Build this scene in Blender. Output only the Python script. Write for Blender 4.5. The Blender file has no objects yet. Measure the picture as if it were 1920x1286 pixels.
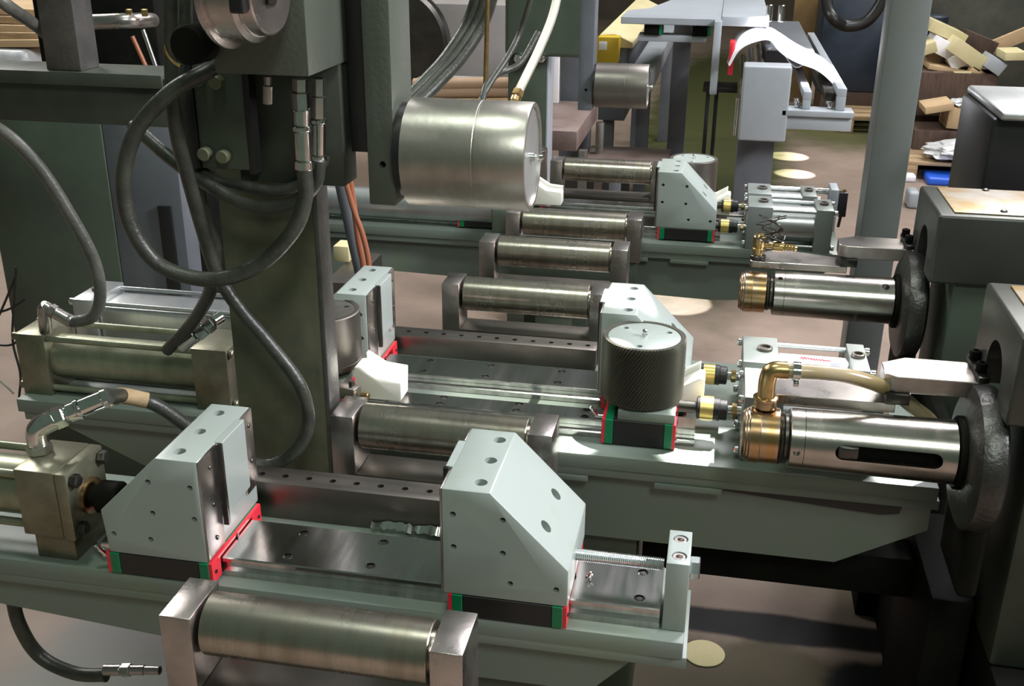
import bpy, bmesh, math, random
from mathutils import Vector, Matrix
random.seed(7)
S = bpy.context.scene
COL = S.collection
PI = math.pi

# ------------------------------------------------------------------ camera
YAW, PIT, ROL, FPX = math.radians(-10.8), math.radians(22.37), math.radians(0.41), 2018.0
_cy, _sy, _cp, _sp = math.cos(YAW), math.sin(YAW), math.cos(PIT), math.sin(PIT)
FW = Vector((_sy*_cp, _cy*_cp, -_sp)); R0 = Vector((_cy, -_sy, 0)); U0 = R0.cross(FW)
RT = R0*math.cos(ROL) + U0*math.sin(ROL); UP = U0*math.cos(ROL) - R0*math.sin(ROL)
CAM = Vector((0, 0, 1.75))
cd = bpy.data.cameras.new('camera'); co = bpy.data.objects.new('camera', cd); COL.objects.link(co)
cd.sensor_width = 36; cd.lens = FPX/1920*36; cd.clip_end = 100
M = Matrix((RT, UP, -FW)).transposed().to_4x4(); M.translation = CAM
co.matrix_world = M; S.camera = co

def at(px, py, x=None, y=None, z=None):
    """the point of the place seen at a pixel of the photograph, on a known plane"""
    d = FW + RT*((px-960)/FPX) - UP*((py-643)/FPX)
    t = (x/d.x) if x is not None else (y/d.y) if y is not None else ((z-CAM.z)/d.z)
    return CAM + d*t

def P(px, py, y): return at(px, py, y=y)
# ------------------------------------------------------------------ world and light
w = bpy.data.worlds.new('world'); S.world = w; w.use_nodes = True
w.node_tree.nodes['Background'].inputs[0].default_value = (0.66, 0.90, 0.70, 1)
w.node_tree.nodes['Background'].inputs[1].default_value = 0.13
S.view_settings.view_transform = 'Standard'; S.view_settings.look = 'None'
S.view_settings.exposure = 0.0; S.view_settings.gamma = 1.0
S.view_settings.use_curve_mapping = False

def area(name, loc, target, sx, sy, power, col):
    l = bpy.data.lights.new(name, 'AREA'); l.shape = 'RECTANGLE'; l.size = sx; l.size_y = sy
    l.energy = power; l.color = col
    o = bpy.data.objects.new(name, l); COL.objects.link(o); o.location = loc
    o.rotation_euler = (Vector(target)-Vector(loc)).to_track_quat('-Z', 'Y').to_euler()
    return o
def spot(name, loc, target, r, power, col, blend=0.25, soft=0.01):
    l = bpy.data.lights.new(name, 'SPOT'); d = (Vector(target)-Vector(loc)).length
    l.spot_size = 2*math.atan(r/d); l.spot_blend = blend; l.energy = power; l.color = col
    l.shadow_soft_size = soft
    o = bpy.data.objects.new(name, l); COL.objects.link(o); o.location = loc
    o.rotation_euler = (Vector(target)-Vector(loc)).to_track_quat('-Z', 'Y').to_euler()
    return o
# skylights in the roof
area('skylight_lamp', (1.6, 6.0, 6.2), (0.0, 3.0, 0.8), 3.0, 1.6, 430, (0.97, 0.94, 1.0))
area('skylight_lamp', (-6.6, 6.5, 6.2), (-1.0, 4.5, 0.6), 2.4, 2.4, 420, (1.0, 0.97, 0.93))
area('overhead_lamp', (-0.6, 1.2, 5.4), (-0.4, 1.6, 0.8), 0.9, 0.5, 55, (0.90, 1.0, 0.90))
area('overhead_lamp', (3.0, 10.5, 6.3), (2.5, 8.5, 0.0), 2.0, 2.0, 260, (1.0, 0.97, 0.90))
area('overhead_lamp', (1.0, -1.6, 4.2), (0.1, 2.2, 0.2), 0.8, 0.8, 52, (0.92, 1.0, 0.92))  # added fill from behind the camera, lifts front faces and the floor
# added key light on the right, no window there; brightens slopes and right faces
area('side_key_lamp', (4.2, 1.6, 3.9), (-0.3, 1.5, 0.8), 1.6, 1.2, 430, (0.96, 0.94, 1.0))
# shafts of sun through holes in the roof
SUN = (1.0, 0.97, 0.92)
spot('sun_shaft', (1.2, 2.6, 6.0), (-0.235, 1.885, 0.75), 0.045, 9000, SUN, 0.3)
spot('sun_shaft', (2.2, 6.0, 6.0), at(1478, 293, z=0), 0.15, 16000, SUN, 0.3)
spot('sun_shaft', (2.2, 5.6, 6.0), at(1490, 326, z=0), 0.14, 16000, SUN, 0.3)
spot('sun_shaft', (1.9, 3.6, 6.0), (0.02, 1.93, 0.75), 0.095, 9000, SUN, 0.2)
spot('sun_shaft', (1.9, 3.3, 6.0), (0.22, 2.10, 0.88), 0.17, 2600, SUN, 0.3)
spot('sun_shaft', (0.6, 2.6, 6.0), (-0.63, 1.95, 0.86), 0.06, 9000, SUN, 0.5)
spot('sun_shaft', (0.9, 2.6, 6.0), (-0.175, 2.17, 0.97), 0.085, 2600, SUN, 0.3)
spot('sun_shaft', (-0.2, 2.4, 6.0), (-0.40, 2.04, 0.75), 0.20, 3000, SUN, 0.8)
spot('sun_shaft', (0.35, 3.0, 6.2), at(1268, 567, z=0), 0.17, 9000, (0.90, 0.94, 1.0), 0.2)
spot('sun_shaft', (0.7, 3.6, 6.2), (0.36, 5.50, 1.05), 0.34, 9000, (0.97, 0.97, 1.0), 0.4)
spot('sun_shaft', (1.9, 3.2, 6.0), (0.388, 1.885, 0.75), 0.05, 9000, SUN, 0.2)

# ------------------------------------------------------------------ materials
def mat(name, col, rough=0.5, metal=0.0, col2=None, scale=6.0, amt=1.0, bump=0.0, bscale=60, stretch=(1,1,1), stops=(0.4, 0.65), rvar=0.0, coat=0.0, sub=0.0, alpha=1.0, trans=0.0, spec=0.5):
    m = bpy.data.materials.new(name); m.use_nodes = True
    nt = m.node_tree; b = nt.nodes['Principled BSDF']
    b.inputs['Base Color'].default_value = (*col, 1)
    b.inputs['Roughness'].default_value = rough; b.inputs['Metallic'].default_value = metal
    b.inputs['Specular IOR Level'].default_value = spec
    if coat: b.inputs['Coat Weight'].default_value = coat; b.inputs['Coat Roughness'].default_value = 0.15
    if sub: b.inputs['Subsurface Weight'].default_value = sub; b.inputs['Subsurface Scale'].default_value = 0.03
    if trans: b.inputs['Transmission Weight'].default_value = trans
    if alpha < 1: b.inputs['Alpha'].default_value = alpha
    tc = nt.nodes.new('ShaderNodeTexCoord'); mp = nt.nodes.new('ShaderNodeMapping')
    nt.links.new(tc.outputs['Object'], mp.inputs[0]); mp.inputs['Scale'].default_value = stretch
    if col2:
        n = nt.nodes.new('ShaderNodeTexNoise'); n.inputs['Scale'].default_value = scale
        n.inputs['Detail'].default_value = 7; n.inputs['Roughness'].default_value = 0.62
        nt.links.new(mp.outputs[0], n.inputs[0])
        r = nt.nodes.new('ShaderNodeValToRGB')
        r.color_ramp.elements[0].position = stops[0]; r.color_ramp.elements[1].position = stops[1]
        r.color_ramp.elements[0].color = (*col, 1)
        r.color_ramp.elements[1].color = tuple(col[i]*(1-amt)+col2[i]*amt for i in range(3)) + (1,)
        nt.links.new(n.outputs['Fac'], r.inputs[0]); nt.links.new(r.outputs[0], b.inputs['Base Color'])
        if rvar:
            mr = nt.nodes.new('ShaderNodeMapRange'); mr.inputs[1].default_value = 0.3; mr.inputs[2].default_value = 0.7
            mr.inputs[3].default_value = max(0.03, rough-rvar); mr.inputs[4].default_value = rough+rvar
            nt.links.new(n.outputs['Fac'], mr.inputs[0]); nt.links.new(mr.outputs[0], b.inputs['Roughness'])
    if bump:
        n2 = nt.nodes.new('ShaderNodeTexNoise'); n2.inputs['Scale'].default_value = bscale; n2.inputs['Detail'].default_value = 5
        nt.links.new(mp.outputs[0], n2.inputs[0])
        bp = nt.nodes.new('ShaderNodeBump'); bp.inputs['Strength'].default_value = bump; bp.inputs['Distance'].default_value = 0.004
        nt.links.new(n2.outputs['Fac'], bp.inputs['Height']); nt.links.new(bp.outputs[0], b.inputs['Normal'])
    return m
MT = {}
MT['paint'] = mat('sage_paint', (0.175, 0.21, 0.182), 0.38, 0, (0.17, 0.22, 0.14), 7, 0.8, 0.03, 90, stops=(0.5, 0.75))
MT['blockpaint'] = mat('pale_sage_paint', (0.33, 0.375, 0.35), 0.36, 0, (0.25, 0.29, 0.19), 9, 0.75, 0.02, 90, stops=(0.56, 0.8))
MT['dkpaint'] = mat('dark_green_paint', (0.062, 0.085, 0.06), 0.42, 0, (0.05, 0.06, 0.045), 6, 0.8, 0.08, 60)
MT['olive'] = mat('olive_stained_paint', (0.16, 0.165, 0.10), 0.42, 0.2, (0.07, 0.075, 0.055), 5, 0.9, 0.05, 40)
MT['framegreen'] = mat('grimy_frame_green', (0.028, 0.034, 0.025), 0.5, 0, (0.055, 0.065, 0.045), 5, 0.8, 0.1, 50)
MT['greypaint'] = mat('grey_paint', (0.33, 0.36, 0.385), 0.4, 0, (0.28, 0.31, 0.33), 5, 0.6)
MT['bluegrey'] = mat('blue_grey_paint', (0.115, 0.125, 0.14), 0.45, 0, (0.075, 0.085, 0.09), 5, 0.6)
MT['steel'] = mat('machined_steel', (0.52, 0.48, 0.46), 0.32, 1.0, (0.33, 0.30, 0.28), 9, 0.8, 0.06, 120, rvar=0.1)
MT['rail'] = mat('ground_rail_steel', (0.62, 0.60, 0.60), 0.19, 1.0, (0.36, 0.34, 0.33), 4, 0.8, 0.02, 150, stretch=(9, 1, 1), rvar=0.07)
MT['turned'] = mat('turned_spindle_steel', (0.50, 0.47, 0.43), 0.24, 1.0, (0.40, 0.37, 0.33), 5, 0.7, 0.0, 40, stretch=(6, 1, 1), rvar=0.04)
MT['bar'] = mat('dull_bar_steel', (0.22, 0.20, 0.18), 0.42, 1.0, (0.15, 0.14, 0.12), 6, 0.8, 0.05, 80, rvar=0.08)
MT['roller'] = mat('ringed_roller_steel', (0.50, 0.46, 0.40), 0.30, 1.0, (0.31, 0.275, 0.21), 4, 0.9, 0.0, 40, stretch=(6.5, 0.5, 0.5), rvar=0.06)
MT['knurl'] = mat('knurled_steel', (0.125, 0.12, 0.095), 0.36, 0.6)
MT['bigroller'] = mat('scuffed_roller_steel', (0.52, 0.49, 0.44), 0.37, 1.0, (0.37, 0.345, 0.30), 9, 0.9, 0.06, 60, stretch=(1.6, 1, 1), rvar=0.06)
MT['cast'] = mat('rough_cast_metal', (0.20, 0.195, 0.19), 0.42, 0.8, (0.10, 0.10, 0.09), 8, 0.8, 0.30, 120)
MT['darkcast'] = mat('sooty_cast_iron', (0.12, 0.115, 0.11), 0.36, 0.8, (0.05, 0.05, 0.045), 7, 0.8, 0.4, 110)
MT['darksteel'] = mat('oiled_dark_steel', (0.10, 0.095, 0.085), 0.33, 0.9, (0.05, 0.05, 0.045), 7, 0.8, 0.15, 70)
MT['black'] = mat('black_enamel', (0.012, 0.012, 0.012), 0.4)
MT['shadeblack'] = mat('shaded_black_steel', (0.010, 0.010, 0.008), 0.6, 0.0, (0.005, 0.005, 0.005), 9, 0.8, 0.25, 50, spec=0.04)  # black steel darkened further to hold the enclosed shade under the gearboxes
MT['chrome'] = mat('bright_plating', (0.78, 0.78, 0.76), 0.13, 1.0, (0.5, 0.5, 0.48), 20, 0.6)
MT['zinc'] = mat('zinc_plating', (0.72, 0.78, 0.78), 0.22, 1.0)
MT['alu'] = mat('anodised_aluminium', (0.58, 0.60, 0.60), 0.33, 0.85, (0.45, 0.47, 0.47), 4, 0.6, stretch=(6, 1, 1))
MT['dirtyalu'] = mat('grimy_aluminium', (0.36, 0.37, 0.27), 0.36, 0.7, (0.16, 0.17, 0.11), 6, 0.9, 0.04, 40, stretch=(1.5, 1, 1))
MT['grimesteel'] = mat('grimy_steel_head', (0.28, 0.27, 0.20), 0.36, 0.75, (0.13, 0.13, 0.08), 8, 0.9, 0.15, 50)
MT['brass'] = mat('brass', (0.60, 0.44, 0.20), 0.3, 1.0, (0.32, 0.20, 0.09), 30, 0.8)
MT['bronze'] = mat('heat_tinted_bronze', (0.55, 0.33, 0.14), 0.24, 1.0, (0.45, 0.42, 0.38), 4, 0.9, stretch=(8, 0.4, 0.4))
MT['gold'] = mat('gold_foil_label', (0.80, 0.62, 0.22), 0.3, 0.8, (0.62, 0.45, 0.14), 40, 0.6)
MT['red'] = mat('red_wiper_plastic', (0.72, 0.03, 0.05), 0.3)
MT['endgreen'] = mat('bright_green_plastic', (0.0, 0.17, 0.065), 0.35)
MT['hose'] = mat('black_rubber_hose', (0.03, 0.032, 0.026), 0.38, 0, (0.055, 0.06, 0.045), 30, 0.8, 0.25, 160)
MT['armgreen'] = mat('grimy_green_cast_paint', (0.088, 0.102, 0.082), 0.42, 0.1, (0.075, 0.085, 0.065), 7, 0.8, 0.22, 120)
MT['gearcast'] = mat('dark_machined_casting', (0.075, 0.078, 0.07), 0.36, 0.5, (0.05, 0.055, 0.045), 5, 0.8, 0.06, 60)
MT['postpaint'] = mat('dull_grey_green_paint', (0.135, 0.155, 0.15), 0.4, 0, (0.12, 0.125, 0.11), 4, 0.8)
MT['cylpaint'] = mat('pale_grey_green_head', (0.24, 0.265, 0.255), 0.35, 0.2, (0.2, 0.22, 0.2), 5, 0.6)
MT['tan'] = mat('tan_tube', (0.36, 0.24, 0.15), 0.5, 0, (0.25, 0.17, 0.10), 5, 0.7)
MT['taupe'] = mat('taupe_sheet_metal', (0.28, 0.26, 0.245), 0.5, 0, (0.22, 0.205, 0.19), 3, 0.8)
MT['greyhose'] = mat('dusty_grey_hose', (0.075, 0.075, 0.065), 0.42, 0, (0.13, 0.125, 0.11), 20, 0.8, 0.3, 150)
MT['clearhose'] = mat('cloudy_clear_tube', (0.30, 0.29, 0.24), 0.3, 0, (0.36, 0.34, 0.26), 10, 0.7)
MT['amberhose'] = mat('amber_tinted_tube', (0.34, 0.26, 0.13), 0.2, 0, (0.42, 0.36, 0.26), 8, 0.8)
MT['copper'] = mat('copper_red_hose', (0.32, 0.11, 0.055), 0.4)
MT['white'] = mat('white_nylon', (0.80, 0.79, 0.71), 0.4, 0)
MT['paper'] = mat('white_sheet', (0.85, 0.85, 0.88), 0.7, 0, (0.7, 0.68, 0.75), 8, 0.5)
MT['label'] = mat('white_label', (0.85, 0.84, 0.85), 0.4)
MT['redprint'] = mat('red_print', (0.65, 0.05, 0.08), 0.4)
MT['blueprint'] = mat('blue_print', (0.08, 0.10, 0.35), 0.4)
MT['card'] = mat('cardboard', (0.50, 0.35, 0.20), 0.8, 0, (0.40, 0.28, 0.15), 5, 0.7)
MT['cardlight'] = mat('pale_cardboard', (0.60, 0.52, 0.30), 0.8, 0, (0.48, 0.44, 0.22), 5, 0.7)
MT['wood'] = mat('rough_timber', (0.42, 0.30, 0.17), 0.75, 0, (0.25, 0.16, 0.08), 4, 0.9, 0.2, 30, stretch=(1, 12, 12))
MT['brownwood'] = mat('brown_crate_wood', (0.085, 0.05, 0.032), 0.8, 0, (0.045, 0.028, 0.02), 5, 0.9, stretch=(8, 8, 1))
MT['film'] = mat('crumpled_plastic_film', (0.62, 0.64, 0.66), 0.25, 0, (0.42, 0.43, 0.42), 12, 0.9, 0.6, 20)
MT['blue'] = mat('blue_plastic', (0.02, 0.11, 0.62), 0.35)
MT['navy'] = mat('navy_enamel', (0.018, 0.028, 0.045), 0.45, 0, (0.03, 0.045, 0.07), 5, 0.7)
MT['tarp'] = mat('dark_tarpaulin', (0.05, 0.052, 0.04), 0.6, 0, (0.085, 0.085, 0.06), 5, 0.8, 0.5, 8)
MT['yellow'] = mat('safety_yellow_paint', (0.62, 0.42, 0.02), 0.4, 0, (0.45, 0.30, 0.03), 8, 0.5)
MT['rusty'] = mat('rusty_steel', (0.22, 0.165, 0.15), 0.6, 0.3, (0.12, 0.08, 0.06), 6, 0.8)
MT['ochre'] = mat('ochre_board', (0.20, 0.125, 0.045), 0.8, 0, (0.13, 0.08, 0.03), 3, 0.8)
MT['topplate'] = mat('rust_stained_cover_plate', (0.44, 0.42, 0.39), 0.38, 0.35, (0.34, 0.21, 0.06), 5, 0.9, 0.03, 50, stops=(0.42, 0.62))
MT['flame'] = mat('pink_blue_film', (0.45, 0.2, 0.3), 0.4, 0, (0.1, 0.15, 0.5), 18, 1.0)

def tex_floor():
    m = mat('stained_concrete', (0.27, 0.205, 0.165), 0.62, 0, (0.19, 0.145, 0.115), 1.6, 0.9, 0.12, 40, rvar=0.1, spec=0.2)
    nt = m.node_tree; b = nt.nodes['Principled BSDF']; ramp = [n for n in nt.nodes if n.type == 'VALTORGB'][0]
    geo = nt.nodes.new('ShaderNodeNewGeometry')
    def blob(loc, rad, soft, col, prev, sc=(1, 1, 1), nz=0.25):
        s = nt.nodes.new('ShaderNodeVectorMath'); s.operation = 'SUBTRACT'; s.inputs[1].default_value = loc
        nn = nt.nodes.new('ShaderNodeTexNoise'); nn.inputs['Scale'].default_value = 6; nn.inputs['Detail'].default_value = 4
        nt.links.new(geo.outputs['Position'], nn.inputs[0])
        nt.links.new(geo.outputs['Position'], s.inputs[0])
        ml = nt.nodes.new('ShaderNodeVectorMath'); ml.operation = 'MULTIPLY'; ml.inputs[1].default_value = sc
        nt.links.new(s.outputs[0], ml.inputs[0])
        ln = nt.nodes.new('ShaderNodeVectorMath'); ln.operation = 'LENGTH'; nt.links.new(ml.outputs[0], ln.inputs[0])
        ad = nt.nodes.new('ShaderNodeMath'); ad.operation = 'MULTIPLY_ADD'; ad.inputs[1].default_value = nz
        nt.links.new(nn.outputs['Fac'], ad.inputs[0]); nt.links.new(ln.outputs['Value'], ad.inputs[2])
        mr = nt.nodes.new('ShaderNodeMapRange'); mr.interpolation_type = 'SMOOTHSTEP'
        mr.inputs[1].default_value = rad+nz*.5-soft; mr.inputs[2].default_value = rad+nz*.5+soft
        mr.inputs[3].default_value = 1; mr.inputs[4].default_value = 0
        nt.links.new(ad.outputs[0], mr.inputs[0])
        mx = nt.nodes.new('ShaderNodeMix'); mx.data_type = 'RGBA'
        nt.links.new(mr.outputs[0], mx.inputs['Factor']); nt.links.new(prev, mx.inputs['A']); mx.inputs['B'].default_value = (*col, 1)
        return mx.outputs['Result']
    o = ramp.outputs[0]
    o = blob((-0.05, 9.6, 0), 0.62, 0.15, (0.045, 0.05, 0.016), o, (1, 0.13, 1))          # dark olive lane
    o = blob((1.0, 9.6, 0), 0.55, 0.2, (0.075, 0.075, 0.03), o, (1, 0.5, 1))
    o = blob((0.0, 2.0, 0), 0.42, 0.06, (0.085, 0.068, 0.040), o, (0.45, 1.2, 1))
    o = blob((0.25, 2.40, 0), 0.30, 0.05, (0.010, 0.009, 0.009), o, (0.62, 5.0, 1), 0.12)
    o = blob((0.50, 2.20, 0), 0.15, 0.03, (0.004, 0.004, 0.004), o, (1.0, 1.3, 1), 0.12)  # black oil puddle
    o = blob((-1.25, 1.7, 0), 0.6, 0.15, (0.20, 0.195, 0.18), o, (1.6, 1.0, 1))
    nt.links.new(o, b.inputs['Base Color'])
    return m
MT['floor'] = tex_floor()
MT['wall'] = mat('dusty_block_wall', (0.12, 0.095, 0.07), 0.8, 0, (0.07, 0.06, 0.045), 1.2, 0.9)
MT['roof'] = mat('dark_roof_sheet', (0.10, 0.105, 0.10), 0.7)

# ------------------------------------------------------------------ mesh helpers
def V(*a): return Vector(a)
def nb(): return bmesh.new()
def _merge(bm, src):
    me = bpy.data.meshes.new('t'); src.to_mesh(me); src.free(); bm.from_mesh(me); bpy.data.meshes.remove(me)
def box(bm, x0, x1, y0, y1, z0, z1, bev=0.0, rot=None, seg=2):
    t = nb(); bmesh.ops.create_cube(t, size=1)
    for v in t.verts:
        v.co = V((x0+x1)/2 + v.co.x*(x1-x0), (y0+y1)/2 + v.co.y*(y1-y0), (z0+z1)/2 + v.co.z*(z1-z0))
    if bev: bmesh.ops.bevel(t, geom=t.edges[:], offset=bev, segments=seg, affect='EDGES', profile=0.5)
    if rot is not None:
        c = V((x0+x1)/2, (y0+y1)/2, (z0+z1)/2)
        bmesh.ops.rotate(t, verts=t.verts, cent=c, matrix=rot)
    _merge(bm, t); return bm
def prism(bm, pts, a0, a1, axis='y', bev=0.0, seg=2):
    """pts: 2D outline. axis y -> (x,z); x -> (y,z); z -> (x,y)"""
    t = nb()
    def P(p, a): return {'y': V(p[0], a, p[1]), 'x': V(a, p[0], p[1]), 'z': V(p[0], p[1], a)}[axis]
    A = [t.verts.new(P(p, a0)) for p in pts]; B = [t.verts.new(P(p, a1)) for p in pts]
    n = len(pts)
    t.faces.new(A); t.faces.new(B[::-1])
    for i in range(n): t.faces.new((A[i], B[i], B[(i+1) % n], A[(i+1) % n]))
    bmesh.ops.recalc_face_normals(t, faces=t.faces)
    if bev: bmesh.ops.bevel(t, geom=t.edges[:], offset=bev, segments=seg, affect='EDGES', profile=0.5)
    _merge(bm, t); return bm
def frame_of(d):
    d = d.normalized(); a = V(0, 0, 1) if abs(d.z) < 0.9 else V(1, 0, 0)
    u = d.cross(a).normalized(); return d, u, d.cross(u)
def lathe(bm, prof, p0, d, seg=48):
    """prof: (distance along d, radius)"""
    d, u, v = frame_of(Vector(d)); p0 = Vector(p0); t = nb(); rings = []
    for s, r in prof:
        if r < 1e-6: rings.append([t.verts.new(p0+d*s)])
        else: rings.append([t.verts.new(p0+d*s+(u*math.cos(2*PI*k/seg)+v*math.sin(2*PI*k/seg))*r) for k in range(seg)])
    for a, b in zip(rings, rings[1:]):
        for k in range(seg):
            q = (k+1) % seg
            if len(a) == 1 and len(b) == 1: continue
            if len(a) == 1: t.faces.new((a[0], b[k], b[q]))
            elif len(b) == 1: t.faces.new((a[k], b[0], a[q]))
            else: t.faces.new((a[k], b[k], b[q], a[q]))
    if len(rings[0]) > 1: t.faces.new(rings[0][::-1])
    if len(rings[-1]) > 1: t.faces.new(rings[-1])
    bmesh.ops.recalc_face_normals(t, faces=t.faces)
    _merge(bm, t); return bm
def cyl(bm, p0, p1, r, seg=32, bev=0.0):
    p0 = Vector(p0); p1 = Vector(p1); L = (p1-p0).length
    pr = [(0, r-bev), (bev, r), (L-bev, r), (L, r-bev)] if bev else [(0, r), (L, r)]
    return lathe(bm, pr, p0, p1-p0, seg)
def hexa(bm, p0, p1, r, hole=0.0):
    cyl(bm, p0, p1, r, 6, r*0.08)
    return bm
def spline(pts, n=10):
    pts = [Vector(p) for p in pts]; P = [2*pts[0]-pts[1]] + pts + [2*pts[-1]-pts[-2]]; out = []
    for i in range(1, len(P)-2):
        for k in range(n):
            t = k/n; a, b, c, d = P[i-1], P[i], P[i+1], P[i+2]
            out.append(0.5*((2*b)+(c-a)*t+(2*a-5*b+4*c-d)*t*t+(3*b-a-3*c+d)*t**3))
    out.append(pts[-1]); return out
def tube(bm, pts, r, seg=16, smooth=10, ribs=None):
    path = spline(pts, smooth) if smooth else [Vector(p) for p in pts]
    t = nb(); rings = []; u = None
    for i, p in enumerate(path):
        d = (path[min(i+1, len(path)-1)]-path[max(i-1, 0)]).normalized()
        if u is None: _, u, _ = frame_of(d)
        u = (u-d*u.dot(d)).normalized(); v = d.cross(u)
        rr = r if ribs is None else r*(1+(ribs if i % 2 else 0))
        rings.append([t.verts.new(p+(u*math.cos(2*PI*k/seg)+v*math.sin(2*PI*k/seg))*rr) for k in range(seg)])
    for a, b in zip(rings, rings[1:]):
        for k in range(seg): t.faces.new((a[k], a[(k+1) % seg], b[(k+1) % seg], b[k]))
    t.faces.new(rings[0][::-1]); t.faces.new(rings[-1])
    bmesh.ops.recalc_face_normals(t, faces=t.faces)
    _merge(bm, t); return bm
def cut(bm, cutter):
    """real holes: boolean difference, evaluated at once"""
    me = bpy.data.meshes.new('a'); bm.to_mesh(me); bm.free(); mc = bpy.data.meshes.new('c'); cutter.to_mesh(mc); cutter.free()
    a = bpy.data.objects.new('a', me); c = bpy.data.objects.new('c', mc); COL.objects.link(a); COL.objects.link(c)
    md = a.modifiers.new('b', 'BOOLEAN'); md.operation = 'DIFFERENCE'; md.object = c; md.solver = 'EXACT'; md.use_self = True
    dg = bpy.context.evaluated_depsgraph_get(); dg.update()
    r = bpy.data.meshes.new_from_object(a.evaluated_get(dg)); out = nb(); out.from_mesh(r)
    bpy.data.objects.remove(a); bpy.data.objects.remove(c)
    for q in (me, mc, r): bpy.data.meshes.remove(q)
    return out

ORG = {}
def _link(name, bm, m, org, parent):
    me = bpy.data.meshes.new(name)
    for v in bm.verts: v.co = v.co-org
    bm.to_mesh(me); bm.free()
    me.materials.append(MT[m])
    for p in me.polygons: p.use_smooth = True
    try: me.set_sharp_from_angle(angle=math.radians(32))
    except Exception: pass
    o = bpy.data.objects.new(name, me); COL.objects.link(o)
    if parent: o.parent = parent
    else: o.location = org
    ORG[o.name] = org
    return o
def thing(name, label, cat, loc, group=None):
    o = bpy.data.objects.new(name, None); COL.objects.link(o); o.location = loc; o.empty_display_size = 0.05
    o['label'] = label; o['category'] = cat
    if group: o['group'] = group
    ORG[o.name] = Vector(loc); return o
def part(name, bm, m, parent, label=None):
    o = _link(name, bm, m, ORG[parent.name], parent)
    if label: o['label'] = label
    return o
def solo(name, bm, m, label=None, cat=None, group=None, kind=None):
    xs = [v.co.x for v in bm.verts]; ys = [v.co.y for v in bm.verts]; zs = [v.co.z for v in bm.verts]
    o = _link(name, bm, m, V((min(xs)+max(xs))/2, (min(ys)+max(ys))/2, min(zs)), None)
    if label: o['label'] = label
    if cat: o['category'] = cat
    if group: o['group'] = group
    if kind: o['kind'] = kind
    return o
def dup(root, off, label=None, mats=None, rotz=0):
    def cp(o, par):
        c = o.copy(); COL.objects.link(c); ORG[c.name] = ORG[o.name]
        if par: c.parent = par
        for ch in [k for k in KIDS.get(o.name, [])]: cp(ch, c)
        return c
    KIDS = {}
    for o in COL.objects:
        if o.parent: KIDS.setdefault(o.parent.name, []).append(o)
    r = cp(root, None); r.location = root.location+Vector(off); ORG[r.name] = r.location.copy()
    if rotz: r.rotation_euler.z = rotz
    if label: r['label'] = label
    return r

# ------------------------------------------------------------------ room
solo('floor', box(nb(), -9, 9, -3, 18, -0.1, 0), 'floor', kind='structure')
solo('wall_back', box(nb(), -9, 9, 17.8, 18, 0, 7), 'wall', kind='structure')
solo('wall_left', box(nb(), -9.2, -9, -3, 18, 0, 7), 'wall', kind='structure')
solo('wall_right', box(nb(), 9, 9.2, -3, 18, 0, 7), 'wall', kind='structure')

# ------------------------------------------------------------------ slide beds
def bed(name, label, x0, x1, y0, y1, webs, tabs=(), slot=None, foot=None, rear=None):
    t = thing(name, label, 'machine bed', ((x0+x1)/2, (y0+y1)/2, 0))
    part('plate', box(nb(), x0, x1, y0, y1, 0.72, 0.75, 0.002), 'paint', t)
    part('flange', box(nb(), x0+0.01, x1+0.006, y0+0.006, y1-0.01, 0.700, 0.7198, 0.001), 'paint', t)
    for y in (y0+0.035, y1-0.06):
        part('side_web', prism(nb(), webs, y, y+0.015, 'y'), 'paint', t)
    for (a, b) in tabs:
        part('clamp_tab', box(nb(), a, b, y0+0.001, y0+0.034, 0.688, 0.6998, 0.001), 'paint', t)
    if slot:
        part('slot_shade', prism(nb(), slot, y0+0.028, y0+0.0348, 'y'), 'black', t)  # black sheet painting the shade below the flange, nothing is cut out
    if rear: part('rear_plate', box(nb(), *rear, 0.70, 0.75, 0.002), 'paint', t)
    for (a, b) in (foot or ()):
        part('pedestal', box(nb(), a, b, y0+0.06, y1-0.07, 0.0, 0.70, 0.003), 'dkpaint', t)
    return t

bed('slide_bed', 'sage green painted slide bed in front, carrying two drilled clamp blocks', -1.75, 0.008, 1.308, 1.498,
    [(-1.75, 0.6999), (-1.75, 0.66), (-1.15, 0.630), (-0.84, 0.606), (-0.13, 0.612), (-0.05, 0.6999)], foot=[(-0.80, -0.20)], rear=(-1.75, -0.28, 1.4982, 1.60))
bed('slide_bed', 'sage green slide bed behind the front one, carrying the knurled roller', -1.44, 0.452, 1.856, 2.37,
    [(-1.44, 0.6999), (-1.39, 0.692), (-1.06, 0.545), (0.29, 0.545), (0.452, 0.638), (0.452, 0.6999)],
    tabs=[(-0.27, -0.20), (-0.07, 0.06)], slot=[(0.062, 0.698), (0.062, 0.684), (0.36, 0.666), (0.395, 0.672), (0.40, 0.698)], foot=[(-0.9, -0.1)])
bed('slide_bed', 'farthest sage green slide bed, carrying the far clamp block and grey cylinder', -1.60, 0.40, 3.29, 3.74,
    [(-1.60, 0.6999), (-1.60, 0.50), (P(709, 505, 3.325).x, P(709, 505, 3.325).z), (P(1330, 562, 3.325).x, P(1330, 562, 3.325).z), (0.16, P(1330, 562, 3.325).z+.01), (0.40, 0.6999)],
    tabs=[(-0.24, -0.19), (-0.12, 0.0)], foot=[(-0.60, -0.27)])

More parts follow.
